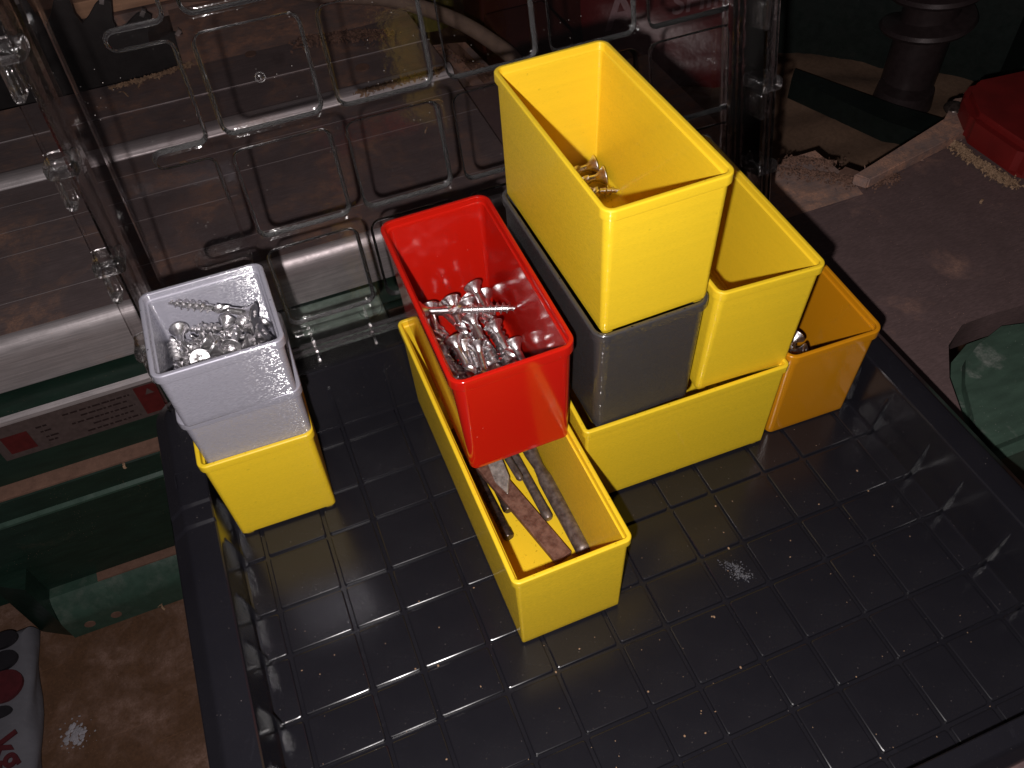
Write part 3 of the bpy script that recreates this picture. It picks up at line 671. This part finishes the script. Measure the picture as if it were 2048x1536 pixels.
# front plate with rounded ground lip
arc = [(313 + 9 * (1 - math.cos(R(a))), ZT - 14 + 14 * math.sin(R(a))) for a in range(0, 91, 10)]
bm = bmesh.new()
bm2 = None
profile_x('front_lip', [(340, -53), (316, -53), (313, -50)] + arc + [(323.5, ZT - .6), (340, ZT - .6)], -430, 137, M['lip'])
bm = bmesh.new(); ngon_prism(bm, [(-430, 322.4), (137, 322.4), (137, 391), (137, 484.2), (-430, 484.2)], ZT - 14, ZT); P(mesh_obj('table_plate', bm, M['table']))
# ground strip with a step, then the rear plate with the saw opening
profile_x('table_strip', [(484.5, ZT - 14), (484.5, ZT - .2), (486.0, ZT + 1.0), (487.4, ZT + 2.9), (489.0, ZT + 4.6), (491.4, ZT + 5.6), (495, ZT + 6.0), (499, ZT + 5.6), (501, ZT + 4), (501.3, ZT - 14)], -430, 137, M['lip'], angle=70)
bm = bmesh.new(); ngon_prism(bm, [(-430, 501.6), (137, 501.6), (134, 604), (110, 604), (-72, 604), (-430, 604)], ZT - 12, ZT - .6); P(mesh_obj('table_plate', bm, M['table']))
bm = bmesh.new(); ngon_prism(bm, [(-72, 604.2), (134, 604.2), (134, 720), (-72, 720)], ZT - 12, ZT - 1.0); P(mesh_obj('table_plate', bm, M['tabledust']))
bm = bmesh.new(); ngon_prism(bm, [(-430, 735), (134, 735), (134, 900), (-430, 900)], ZT - 12, ZT - 1.5); P(mesh_obj('table_plate', bm, M['tabledust']))


P(box('saw_well', (-430, 604, -80), (-72, 735, -78), M['black']))
for y_ in (352, 402, 430, 462, 553):     # machined hairline grooves
    P(box('groove_line', (-430, y_, ZT - .55), (137 if y_ != 402 else -60, y_ + .45, ZT + .12), M['lip']))
for px_, py_, r_ in ((70, 533, 6), (-14, 600, 5)):
    bm = bmesh.new(); tube_bm(bm, [(px_, py_, ZT - .4), (px_, py_, ZT + .5)], r_, 24); P(mesh_obj('screw_plug', bm, M['dustledge']))
# body below
profile_x('body_panel', [(313.5, -56), (306, -58), (300, -61), (300, -124), (330, -124), (330, -56)], -430, 60, M['green'])
profile_x('plate_ledge', [(299.6, -58), (296.5, -60), (296.2, -63), (299.6, -63.5)], -430, -140, M['lip'])
profile_x('dust_ledge', [(300, -122), (292, -124.5), (290.6, -125.4), (290.6, -127), (300, -127)], -430, 60, M['dustledge'])
profile_x('body_panel', [(299, -126.5), (291.2, -126.8), (290, -128.5), (290, -148), (289, -150), (288, -153), (288, -241), (299, -241)], -430, 60, M['green'])
profile_x('panel_edge', [(290.6, -147.4), (288.8, -148.6), (287.5, -150), (287.5, -152), (288.6, -152.5), (290.6, -149)], -430, 60, M['green2'])
profile_x('dust_ledge', [(299, -240), (287, -241), (281, -242), (281, -244), (299, -244)], -262, 60, M['dustledge'])
profile_x('foot_rail', [(300, -243), (281, -243.5), (276, -248), (270, -258), (268, -262), (267, -266), (267, -288.5), (300, -288.5)], -300, 60, M['green2'])
for x_ in (-283, -262):
    bm = bmesh.new(); tube_bm(bm, [(x_, 266.4, -276), (x_, 268, -276)], 4.2, 20); P(mesh_obj('foot_hole', bm, M['dustledge']))
bm = bmesh.new(); ngon_prism(bm, [(-326, 284), (-300.5, 269), (-298, 310), (-326, 310)], -288.5, -205); P(mesh_obj('foot_gusset', bm, M['green']))
# rating plate with red ends and lines of print
plate = P(box('rating_plate', (-262, 299.2, -98.5), (-150, 300.2, -66), M['plate'], bev=.3))
def plq(nm, x0, z0, x1, z1, mat, dy=.25):
    return P(box(nm, (x0, 299.0 - dy, z0), (x1, 299.15, z1), mat))
plq('plate_print', -256, -93, -239, -76, M['platered']); plq('plate_print', -166, -95, -151, -67.5, M['platered'])
bm = bmesh.new(); q_ = [(-160.5, -76), (-154.5, -76), (-157.5, -70.5)]
a_ = [bm.verts.new(V((x, 298.6, z)) * MM) for x, z in q_]; bm.faces.new(a_); P(mesh_obj('plate_print', bm, M['plate'], smooth=False))
rnd = random.Random(5)
for row_, (xs, xe, z_) in enumerate(((-214, -170, -72), (-204, -172, -77), (-212, -170, -82.5), (-200, -172, -88), (-206, -170, -93.5), (-233, -226, -76), (-232, -224, -81), (-231, -222, -87), (-231, -225, -91))):
    x = xs
    while x < xe:
        w_ = rnd.uniform(1.6, 5.2); plq('plate_print', x, z_ - .65, min(x + w_, xe), z_ + .65, M['ink'], .12); x += w_ + rnd.uniform(.7, 1.5)
# pale green casting and wood dusted strut seen in the gap behind the tray
cast = tag(empty('green_casting', (-30, 250, -200)), 'pale speckled green casting below the table edge, behind the tray', 'machine casting')
bm = bmesh.new(); box_bm(bm, (-66, 258, -150), (12, 316, -53.8), 3, 3); P(mesh_obj('casting_block', bm, M['greenpale']), cast)
for cx_ in (-46, 2):
    bm = bmesh.new(); bmesh.ops.create_cone(bm, segments=24, radius1=.0085, radius2=.008, depth=.003, cap_ends=True, matrix=Matrix.Translation(V((cx_, 290, -53.2)) * MM)); P(mesh_obj('boss', bm, M['greenpale']), cast)
strut = tag(empty('dusty_strut', (24, 280, -200)), 'brown dust covered upright strut beside the red bin, behind the tray', 'strut')
bm = bmesh.new(); box_bm(bm, (14, 268, -200), (28, 292, -60), 1.2); P(mesh_obj('strut_bar', bm, M['dustledge']), strut)
bm = bmesh.new(); box_bm(bm, (12, 236, -74), (38, 243, -66), 1.5); P(mesh_obj('strut_foot', bm, M['dustledge']), strut)
# ------------------------------------------------------------------ saw blade
bl = tag(empty('saw_blade', (-190, 668, -120)), 'dark circular saw blade with hooked teeth standing in the table slot', 'saw blade')
def blade():
    bm = bmesh.new(); N = 28; R0 = 150; cx, cz = -184, -103; pts = []
    for k in range(N):
        a = 2 * math.pi * k / N
        for da, rr in ((0, R0), (.05, R0 - 1), (.075, R0 - 18), (.115, R0 - 25), (.155, R0 - 18), (.19, R0 - 7)):
            pts.append((cx + rr * math.cos(-(a + da)), cz + rr * math.sin(-(a + da))))
    a_ = [bm.verts.new(V((x, 666.6, z)) * MM) for x, z in pts]; b_ = [bm.verts.new(V((x, 669.4, z)) * MM) for x, z in pts]
    bm.faces.new(a_); bm.faces.new(b_[::-1])
    for i in range(len(pts)): bm.faces.new([a_[i], b_[i], b_[(i + 1) % len(pts)], a_[(i + 1) % len(pts)]])
    bmesh.ops.recalc_face_normals(bm, faces=bm.faces)
    P(mesh_obj('blade_disc', bm, M['blade'], smooth=False), bl)
    for k in range(N):
        a = -(2 * math.pi * k / N); x, z = cx + (R0 - 2) * math.cos(a), cz + (R0 - 2) * math.sin(a)
        if z < -12: continue
        bm = bmesh.new(); box_bm(bm, (-2, -2.2, -3.2), (2, 2.2, 3.2), .3, 1)
        o = mesh_obj('tooth_tip', bm, M['carbide']); P(o, bl); o.location = V((x, 668, z)) * MM; o.rotation_euler = (0, -a + R(90), 0)
blade()
# wooden board, hose, arm, tub and sacks behind
t = tag(empty('wooden_board', (-150, 760, 0)), 'dusty brown wooden board lying behind the saw blade', 'board')
bm = bmesh.new(); box_bm(bm, (-430, 738, ZT), (60, 830, ZT + 16), 1.5); P(mesh_obj('board', bm, M['wood']), t)
t = tag(empty('grey_fence', (-40, 850, 0)), 'grey steel fence bar lying on the board at the top edge', 'fence bar')
bm = bmesh.new(); box_bm(bm, (-110, 800, ZT + 16.5), (90, 836, ZT + 30), 2); P(mesh_obj('bar', bm, M['lip']), t)
t = tag(empty('grey_hose', (150, 560, 0)), 'grey brown hose curving over the back of the saw table', 'hose')
bm = bmesh.new(); tube_bm(bm, catmull([(-60, 700, 8), (20, 672, 6), (70, 640, 4), (118, 610, 3), (158, 560, 0), (180, 510, -4), (188, 462, -8), (190, 410, -40), (192, 380, -90)], 10), 6.6, 16); P(mesh_obj('hose', bm, M['cable']), t)
t = tag(empty('mitre_arm', (158, 510, ZT)), 'flat dusty steel arm with a slotted face beside the curved hose', 'steel arm')
bm = bmesh.new(); ngon_prism(bm, [(140, 556), (168, 548), (176, 470), (150, 466)], ZT - 20, ZT - 8); P(mesh_obj('arm', bm, M['tabledust']), t)
bm = bmesh.new(); ngon_prism(bm, [(151, 548), (160, 546), (168, 478), (159, 476)], ZT - 8, ZT - 6); P(mesh_obj('slot_face', bm, M['dustledge']), t)
t = tag(empty('side_table', (155, 430, ZT)), 'dark steel side plate joining the saw table with a narrow seam', 'steel plate')
bm = bmesh.new(); ngon_prism(bm, [(138.2, 322), (226, 322), (226, 452), (139, 466)], ZT - 16, ZT - 1.0); P(mesh_obj('plate', bm, M['table2']), t)
t = tag(empty('square_rail', (290, 350, ZT)), 'dusty square steel rail running back from the tray corner', 'steel rail')
bm = bmesh.new(); ngon_prism(bm, [(270, 272), (298, 272), (296, 446), (268, 446)], ZT - 26, ZT); bmesh.ops.bevel(bm, geom=list(bm.edges), offset=1.2 * MM, segments=2, affect='EDGES'); P(mesh_obj('rail', bm, M['tabledust']), t)
# red sack with print
def text_obj(name, s, size, loc, rot, mat, parent, shear=0., ext=.15):
    cu = bpy.data.curves.new(name, 'FONT'); cu.body = s; cu.size = size * MM; cu.extrude = ext * MM; cu.shear = shear; cu.offset = .00035 * size / 20
    cu.align_x = 'CENTER'; cu.align_y = 'CENTER'
    o = bpy.data.objects.new(name, cu); COL.objects.link(o)
    dg = bpy.context.evaluated_depsgraph_get(); me = bpy.data.meshes.new_from_object(o.evaluated_get(dg)); bpy.data.objects.remove(o)
    me.materials.clear(); me.materials.append(mat)
    o = bpy.data.objects.new(name, me); COL.objects.link(o); o.parent = parent; o.location = V(loc) * MM; o.rotation_euler = rot; return o
def pillow(bm, cx, cy, cz, w, d, h, seg=14, puff=.35, noise=3.):
    rn = random.Random(3); bmesh.ops.create_cube(bm, size=2)
    bmesh.ops.subdivide_edges(bm, edges=list(bm.edges), cuts=seg, use_grid_fill=True)
    for v_ in bm.verts:
        x, y, z = v_.co
        k = 1 - puff * .5 * (x * x * z * z); ky = (1 - puff * (max(abs(x), abs(z)) ** 4))
        X = x * w / 2 * (1 - .06 * z * z); Y_ = y * d / 2 * ky; Z = z * h / 2 * (1 - .05 * x * x)
        n_ = math.sin(x * 5 + z * 9) * .5 + math.sin(z * 17 - x * 4) * .3 + math.sin(x * 23 + y * 3) * .2
        Y_ += n_ * noise * (1 if y > 0 else -1) * .6; v_.co = V((cx + X, cy + Y_, cz + Z)) * MM
sk = tag(empty('red_sack', (400, 610, -130)), 'dark red printed sack standing behind the clear lid, letters SHIN', 'sack')
bm = bmesh.new(); pillow(bm, 0, 0, 0, 168, 60, 120); o = mesh_obj('sack_body', bm, M['redsack'], sk)
text_obj('print', 'SHIN', 27, (33, -31.5, 22), (R(90), 0, 0), M['redprint'], sk, shear=.25)
text_obj('print', 'A', 46, (-45, -31.5, 26), (R(90), 0, 0), M['redprint'], sk, shear=.1)
sk.rotation_euler = (R(-34), R(-10), R(-22)); sk.location = V((384, 560, -70)) * MM
for (x0, y0, x1, y1, zt_, m_, nm, lb, ct) in ((200, 520, 262, 590, -20, 'darkred', 'dark_red_box', 'dark red box in the shade behind the curved hose', 'box'), (215, 640, 330, 700, 30, 'darkred', 'dark_red_box', 'taller dark red box at the top edge behind the lid', 'box')):
    t = tag(empty(nm, (x0, y0, -150)), lb, ct); bm = bmesh.new(); box_bm(bm, (x0, y0, -150), (x1, y1, zt_), 4, 3); P(mesh_obj('body', bm, M[m_]), t)
t = tag(empty('olive_tub', (200, 700, -12)), 'olive green tub standing at the top edge beyond the hose', 'tub')
bm = bmesh.new(); loft(bm, [[(172 + r * math.cos(a * math.pi / 12), 680 + r * math.sin(a * math.pi / 12), z) for a in range(24)] for r, z in ((26, -60), (30, 4), (31.5, 5), (31.5, 12), (29, 12), (26, -40))], cap0=True, cap1=True); P(mesh_obj('tub', bm, M['bronze']), t)

# ------------------------------------------------------------------ right hand steel table
rt = tag(empty('steel_table', (320, 60, ZT)), 'brown steel table under the right side of the tray, dusted with shavings', 'table')
bm = bmesh.new()
cut = [(60, -260), (262, -260), (262, -20), (268, 24), (284, 58), (300, 78), (318, 88), (342, 88), (520, 70), (560, 200), (470, 208), (455, 240), (344, 227), (342, 214), (60, 214)]
ngon_prism(bm, cut, ZT - 22, ZT); P(mesh_obj('top_plate', bm, M['table2']), rt)
bm = bmesh.new(); ngon_prism(bm, [(60, 214.6), (343, 214.6), (344, 229), (342, 271), (299, 271), (60, 266)], ZT - 20, ZT - .6); P(mesh_obj('rear_plate', bm, M['tabledust']), rt)
t = tag(empty('angled_rail', (400, 240, ZT)), 'dusty angle iron rail with a pointed end behind the brown steel table', 'steel rail')
bm = bmesh.new(); ngon_prism(bm, [(340, 226), (346, 217), (444, 236), (470, 244), (480, 268), (462, 272), (438, 252)], ZT + .4, ZT + 9); bmesh.ops.bevel(bm, geom=list(bm.edges), offset=1.0 * MM, segments=2, affect='EDGES'); P(mesh_obj('rail', bm, M['tabledust']), t)
bm = bmesh.new(); ngon_prism(bm, [(334, 236), (341, 227), (352, 232), (346, 242)], ZT - 1, ZT + 3); P(mesh_obj('rail_end', bm, M['dustledge']), t)
t = tag(empty('bolt', (446, 262, 2)), 'round bolt head at the far end of the angled rail', 'bolt')
bm = bmesh.new(); bmesh.ops.create_uvsphere(bm, u_segments=20, v_segments=12, radius=.008, matrix=Matrix.Translation(V((455, 262, -4)) * MM) @ Matrix.Diagonal((1, 1, .5, 1))); P(mesh_obj('head', bm, M['darksteel']), t)
# green chipped casting below the table's cut-out
gc = tag(empty('chipped_casting', (300, 40, -60)), 'chipped light green machine casting in the cut-out at the right edge', 'machine casting')
bm = bmesh.new()
outl = [(272, 8), (274, 30), (290, 58), (304, 74), (322, 82), (345, 82), (400, 74), (400, 40), (336, 44), (318, 40), (312, 8)]
ngon_prism(bm, outl, -150, -19); bmesh.ops.bevel(bm, geom=[e for e in bm.edges if min(e.verts[0].co.z, e.verts[1].co.z) > -.02], offset=6 * MM, segments=4, affect='EDGES')
P(mesh_obj('casting', bm, M['greenworn']), gc)
bm = bmesh.new(); ngon_prism(bm, [(274, -40), (420, -40), (420, 39), (320, 36), (300, 4), (274, 4)], -150, -75); P(mesh_obj('rust_base', bm, M['rust']), gc)
# lower level on the right: sawdust bed, green bar, thread column, red casting
bed = tag(empty('sawdust_bed', (480, 400, -100)), kind='stuff'); tag(bed, 'brown sawdust covering the machine bed beyond the table')
bpy.data.objects.remove(bed)
bm = bmesh.new(); bmesh.ops.create_grid(bm, x_segments=60, y_segments=60, size=.5)
for v_ in bm.verts:
    x, y = v_.co.x * 560, v_.co.y * 420
    v_.co = V((470 + x, 440 + y, -100 + 3 * math.sin(x * .05) + 2 * math.sin(y * .11 + x * .03) + random.uniform(-.6, .6))) * MM
o = mesh_obj('sawdust', bm, M['sawfloor']); tag(o, 'brown sawdust layer on the machine bed beyond the table edge', 'sawdust', kind='stuff')
t = tag(empty('green_bar', (480, 380, -85)), 'dark green bar crossing the sawdust beyond the table', 'machine bar')
bm = bmesh.new(); ngon_prism(bm, [(455, 448), (468, 462), (512, 372), (548, 316), (520, 300), (490, 352)], -98, -78); P(mesh_obj('bar', bm, M['greenblack']), t)
t = tag(empty('bright_bolt', (372, 246, -40)), 'small bright bolt tip in the notch of the table edge', 'bolt')
bm = bmesh.new(); bmesh.ops.create_uvsphere(bm, u_segments=14, v_segments=8, radius=.003, matrix=Matrix.Translation(V((366, 246, -30)) * MM)); P(mesh_obj('head', bm, M['carbide']), t)
col = tag(empty('thread_column', (575, 420, -60)), 'dull brown height column with wide thread turns against the dark green machine', 'threaded column')
bm = bmesh.new(); tube_bm(bm, [(560, 410, -100), (560, 410, 150)], 24, 32); P(mesh_obj('core', bm, M['threadmetal']), col)
bm = bmesh.new(); prev = None
for k in range(0, 170):
    a = k * 2 * math.pi / 36; z = -48 + k / 36 * 30
    ring = []
    for rr, dz in ((24, -7), (38, -3), (40, 0), (38, 3), (24, 7)): ring.append(bm.verts.new(V((560 + rr * math.cos(a), 410 + rr * math.sin(a), z + dz)) * MM))
    if prev:
        for i in range(4): bm.faces.new([prev[i], ring[i], ring[i + 1], prev[i + 1]])
    prev = ring
bmesh.ops.recalc_face_normals(bm, faces=bm.faces); P(mesh_obj('thread_turns', bm, M['threadmetal']), col)
bm = bmesh.new(); tube_bm(bm, [(548, 398, -100), (548, 398, -84)], [27, 25], 32); P(mesh_obj('collar', bm, M['threadmetal']), col)
mb = tag(empty('green_machine_body', (700, 560, -100)), 'dark green machine housing filling the upper right background', 'machine')
bm = bmesh.new(); ngon_prism(bm, [(455, 545), (560, 478), (640, 380), (600, 330), (760, 200), (1100, 300), (900, 900), (455, 900)], -180, 260); P(mesh_obj('housing', bm, M['greenblack']), mb)
bm = bmesh.new(); ngon_prism(bm, [(640, 330), (800, 260), (830, 330), (680, 410)], 60, 110); P(mesh_obj('arm', bm, M['darksteel']), mb)
rc = tag(empty('red_casting', (450, 220, 0)), 'bright red painted casting with wood shavings along its foot, at the right edge', 'machine casting')
bm = bmesh.new(); ngon_prism(bm, [(438, 232), (452, 258), (470, 268), (530, 262), (620, 180), (560, 120), (470, 150), (440, 184)], ZT + .5, 14); bmesh.ops.bevel(bm, geom=list(bm.edges), offset=5 * MM, segments=4, affect='EDGES'); P(mesh_obj('casting', bm, M['redpaint']), rc)

# ------------------------------------------------------------------ floor and paper sack
bm = bmesh.new(); bmesh.ops.create_grid(bm, x_segments=2, y_segments=2, size=2.5, matrix=Matrix.Translation(V((0, 0, -289)) * MM)); o = mesh_obj('floor', bm, M['concrete']); tag(o, kind='structure')
bm = bmesh.new(); rn = random.Random(2)
for k in range(90):
    a = rn.uniform(0, 6.28); r_ = abs(rn.gauss(0, 7)); cx_, cy_ = -304 + r_ * math.cos(a), 187 + r_ * math.sin(a) * 1.1; s_ = rn.uniform(.6, 2.6) * (1 if r_ < 9 else .5)
    n0 = 6; c0 = bm.verts.new(V((cx_, cy_, -287.9)) * MM); ring = [bm.verts.new(V((cx_ + s_ * rn.uniform(.6, 1.2) * math.cos(i * 6.283 / n0), cy_ + s_ * rn.uniform(.6, 1.2) * math.sin(i * 6.283 / n0), -288.9)) * MM) for i in range(n0)]
    for i in range(n0): bm.faces.new([c0, ring[i], ring[(i + 1) % n0]])
tag(mesh_obj('white_powder', bm, M['powder']), 'small splash of white powder on the brown floor', 'powder', kind='stuff')
sk = tag(empty('paper_sack', (-345, 150, -289)), 'white paper sack printed in dark red with kg, at the left lower corner', 'sack')
bm = bmesh.new(); bmesh.ops.create_cube(bm, size=2); bmesh.ops.subdivide_edges(bm, edges=list(bm.edges), cuts=14, use_grid_fill=True)
for v_ in bm.verts:
    x, y, z = v_.co; k = 1 - .08 * abs(z) ** 4
    v_.co = V((x * 70 * k * (1 - .03 * y * y) + 1.5 * math.sin(y * 9 + z * 3), y * 108 * k, 15 + z * 15 * (1 - .25 * max(abs(x), abs(y)) ** 5) + (1.0 * math.sin(x * 9 + y * 5) if z > 0 else 0))) * MM
mesh_obj('sack_body', bm, M['sack'], sk)
text_obj('print', 'kg', 29, (54, 5, 30.3), (0, 0, R(-66)), M['sackred'], sk, ext=.8)
for (x, y, w_, h_, m_) in ((50, 58, 30, 26, 'sackred'), (44, 38, 26, 10, 'sackdark'), (50, 80, 22, 16, 'sackdark'), (50, 98, 22, 14, 'sackdark')):
    bm = bmesh.new(); loft(bm, [[(x + w_ / 2 * math.cos(a * math.pi / 12), y + h_ / 2 * math.sin(a * math.pi / 12), z) for a in range(24)] for z in (28, 31.2)], cap1=True); mesh_obj('print', bm, M[m_], sk)
sk.location = V((-394, 172, -289)) * MM; sk.rotation_euler = (0, 0, R(-1))
#KG

# wood shavings one can pick out, and loose sawdust drifts
shav = []
for k in range(4):
    rn = random.Random(40 + k); bm = bmesh.new(); n_ = 9; L_ = rn.uniform(5, 9); w_ = rn.uniform(1.2, 2.4); ring = []
    for i in range(n_ + 1):
        t_ = i / n_; a = t_ * rn.uniform(3.2, 4.6); rr = 2.0 + k * .5
        c = V((t_ * L_ + rn.uniform(-.3, .3), rr * .5 * math.cos(a) + rn.uniform(-.4, .4), max(.25, rr * .45 * math.sin(a) + .6)))
        ring.append([c + V((0, -w_ / 2 * (1 - .6 * abs(t_ - .5)), 0)), c + V((.3, w_ / 2 * (1 - .6 * abs(t_ - .5)), .25)), c + V((.15, 0, .35))])
    loft(bm, ring, closed=True, cap0=True, cap1=True); o = mesh_obj('wood_shaving', bm, M['chip'], smooth=False); shav.append(o.data); bpy.data.objects.remove(o)
def shaving(x, y, z, label, rz=0, s_=1., k=0, group=None, tilt=0):
    o = bpy.data.objects.new('wood_shaving', shav[k % 4]); COL.objects.link(o); o.location = V((x, y, z)) * MM; o.rotation_euler = (tilt, 0, rz); o.scale = (s_, s_, s_)
    return tag(o, label, 'wood shaving', group)
for i, (x, y, z, s_, lb) in enumerate((
    (-94, 458, ZT + .2, 1.3, 'pale shaving on the front table plate right of the lid column'),
    (-178, 480, ZT + .2, 1.2, 'curled shaving on the table close to the left picture edge'),
    (-120, 577, ZT, 1.6, 'orange brown shaving in front of the saw slot'),
    (-106, 590, ZT, 1.4, 'shaving lying at the edge of the saw slot'),
    (-197, 291, -128, .9, 'pale shaving resting on the upper green body ledge'),
    (106, 452, ZT + .2, 1.5, 'star shaped shaving seen through the second lid window'),
    (90, 415, ZT + .2, 1.0, 'small pale shaving on the table behind the red bin'),
    (-225, 262, -284, 1.2, 'white shaving beside the holes of the green foot'),
    (408, 176, ZT + .2, .8, 'tiny shaving on the brown steel table at the right edge'))):
    shaving(x, y, z, lb, i * 1.3, s_, i)
for i, (x, y, z, s_) in enumerate(((520, 470, -20, 3), (536, 455, 10, 2.4), (600, 352, 40, 3.), (585, 372, 30, 2.4), (560, 330, -80, 3.), (486, 505, -20, 3.))):
    shaving(x, y, z, 'long pale shaving caught on the dark green machine behind the table', i * 1.1, s_, i, 'shavings on the dark green machine', R(30))
def flakes(name, pts, label, n, sz, mat, seed=1, zs=3.):
    """loose heap: many small tilted flakes scattered round a polyline"""
    rn = random.Random(seed); bm = bmesh.new(); 
    for k in range(n):
        i = rn.randrange(len(pts) - 1) if len(pts) > 1 else 0
        a = V(pts[i]); b = V(pts[min(i + 1, len(pts) - 1)]); t_ = rn.random(); w_ = 1
        c = a.lerp(b, t_); sp = c[3] if len(c) > 3 else 3
        g = abs(rn.gauss(0, 1)); an = rn.uniform(0, 6.28)
        p = V((c[0] + math.cos(an) * g * zs, c[1] + math.sin(an) * g * zs * .8, c[2] + max(0, (1.2 - g)) * zs * .55 + rn.uniform(0, .5)))
        q = Euler((rn.uniform(-1.0, 1.0), rn.uniform(-1.0, 1.0), rn.uniform(0, 6.28))).to_matrix(); s1, s2 = sz * rn.uniform(.5, 1.5), sz * rn.uniform(.3, .8)
        cs = [q @ V(v_) for v_ in ((-s1, -s2, 0), (s1, -s2 * .6, .2), (s1 * .8, s2, .5), (-s1 * .7, s2 * .8, .3))]
        vs = [bm.verts.new((p + c_) * MM) for c_ in cs]; bm.faces.new(vs)
    return tag(mesh_obj(name, bm, mat, smooth=False), label, name, kind='stuff')
flakes('sawdust', [(437, 178, ZT + 1), (434, 196, ZT + 1), (432, 215, ZT + 1), (433, 236, ZT + 1)], 'rim of pale wood shavings along the foot of the red casting', 2200, 1.1, M['chip'], 3, 3.2)
flakes('sawdust', [(30, 598, ZT), (76, 588, ZT), (104, 575, ZT)], 'brown sawdust drift on the table behind the second lid window', 1500, 1.7, M['dustledge'], 4, 7)
flakes('sawdust', [(55, 487, ZT + 4), (95, 488, ZT + 5), (128, 490, ZT + 5)], 'golden sawdust heaped along the bright table strip', 800, 1.6, M['chip'], 5, 3.2)
flakes('sawdust', [(-135, 596, ZT), (-90, 600, ZT), (-66, 606, ZT)], 'sawdust along the front edge of the saw slot', 700, 1.3, M['chip'], 6, 2.4)
flakes('sawdust', [(300, 262, ZT), (330, 240, ZT), (352, 222, ZT), (372, 219, ZT)], 'brown sawdust on the rear plate of the brown steel table', 1200, 1.1, M['dustledge'], 7, 5)
flakes('debris', [(352, 226, ZT + 1), (392, 232, ZT + 1), (430, 238, ZT + 1), (452, 246, ZT + 1)], 'crust of brown debris along the lower edge of the angled rail', 1500, 1.5, M['tabledust'], 8, 3.4)
flakes('debris', [(300, 268, ZT), (322, 266, ZT), (343, 250, ZT)], 'brown dust gathered at the back corner of the rear plate', 900, 1.0, M['dustledge'], 9, 4)
flakes('sawdust', [(140, 540, ZT - 5), (160, 500, ZT - 5), (170, 476, ZT - 5)], 'dust on the flat arm beside the curved hose', 500, 1.2, M['dustledge'], 10, 4)
flakes('dust_smudge', [(104, 2, 0.05), (108, -2, .05), (106, -6, .05), (111, -9, .05)], 'pale dusty smudge on one tray tile', 420, .28, M['smudge'], 12, 2.0)
# crumbs in the tray
rn = random.Random(21); bm = bmesh.new()
for k in range(130):
    x, y = rn.uniform(-95, 205), rn.uniform(-100, 60); s1 = rn.choice((.16, .2, .22, .26, .34, .5)); 
    bmesh.ops.create_icosphere(bm, subdivisions=1, radius=s1 * MM, matrix=Matrix.Translation(V((x, y, .15 + s1 * .4)) * MM) @ Matrix.Diagonal((1, rn.uniform(.5, 1.6), .6, 1)))
tag(mesh_obj('sawdust', bm, M['chip'], smooth=False), 'pale sawdust crumbs sprinkled over the tray tiles', 'sawdust', kind='stuff')
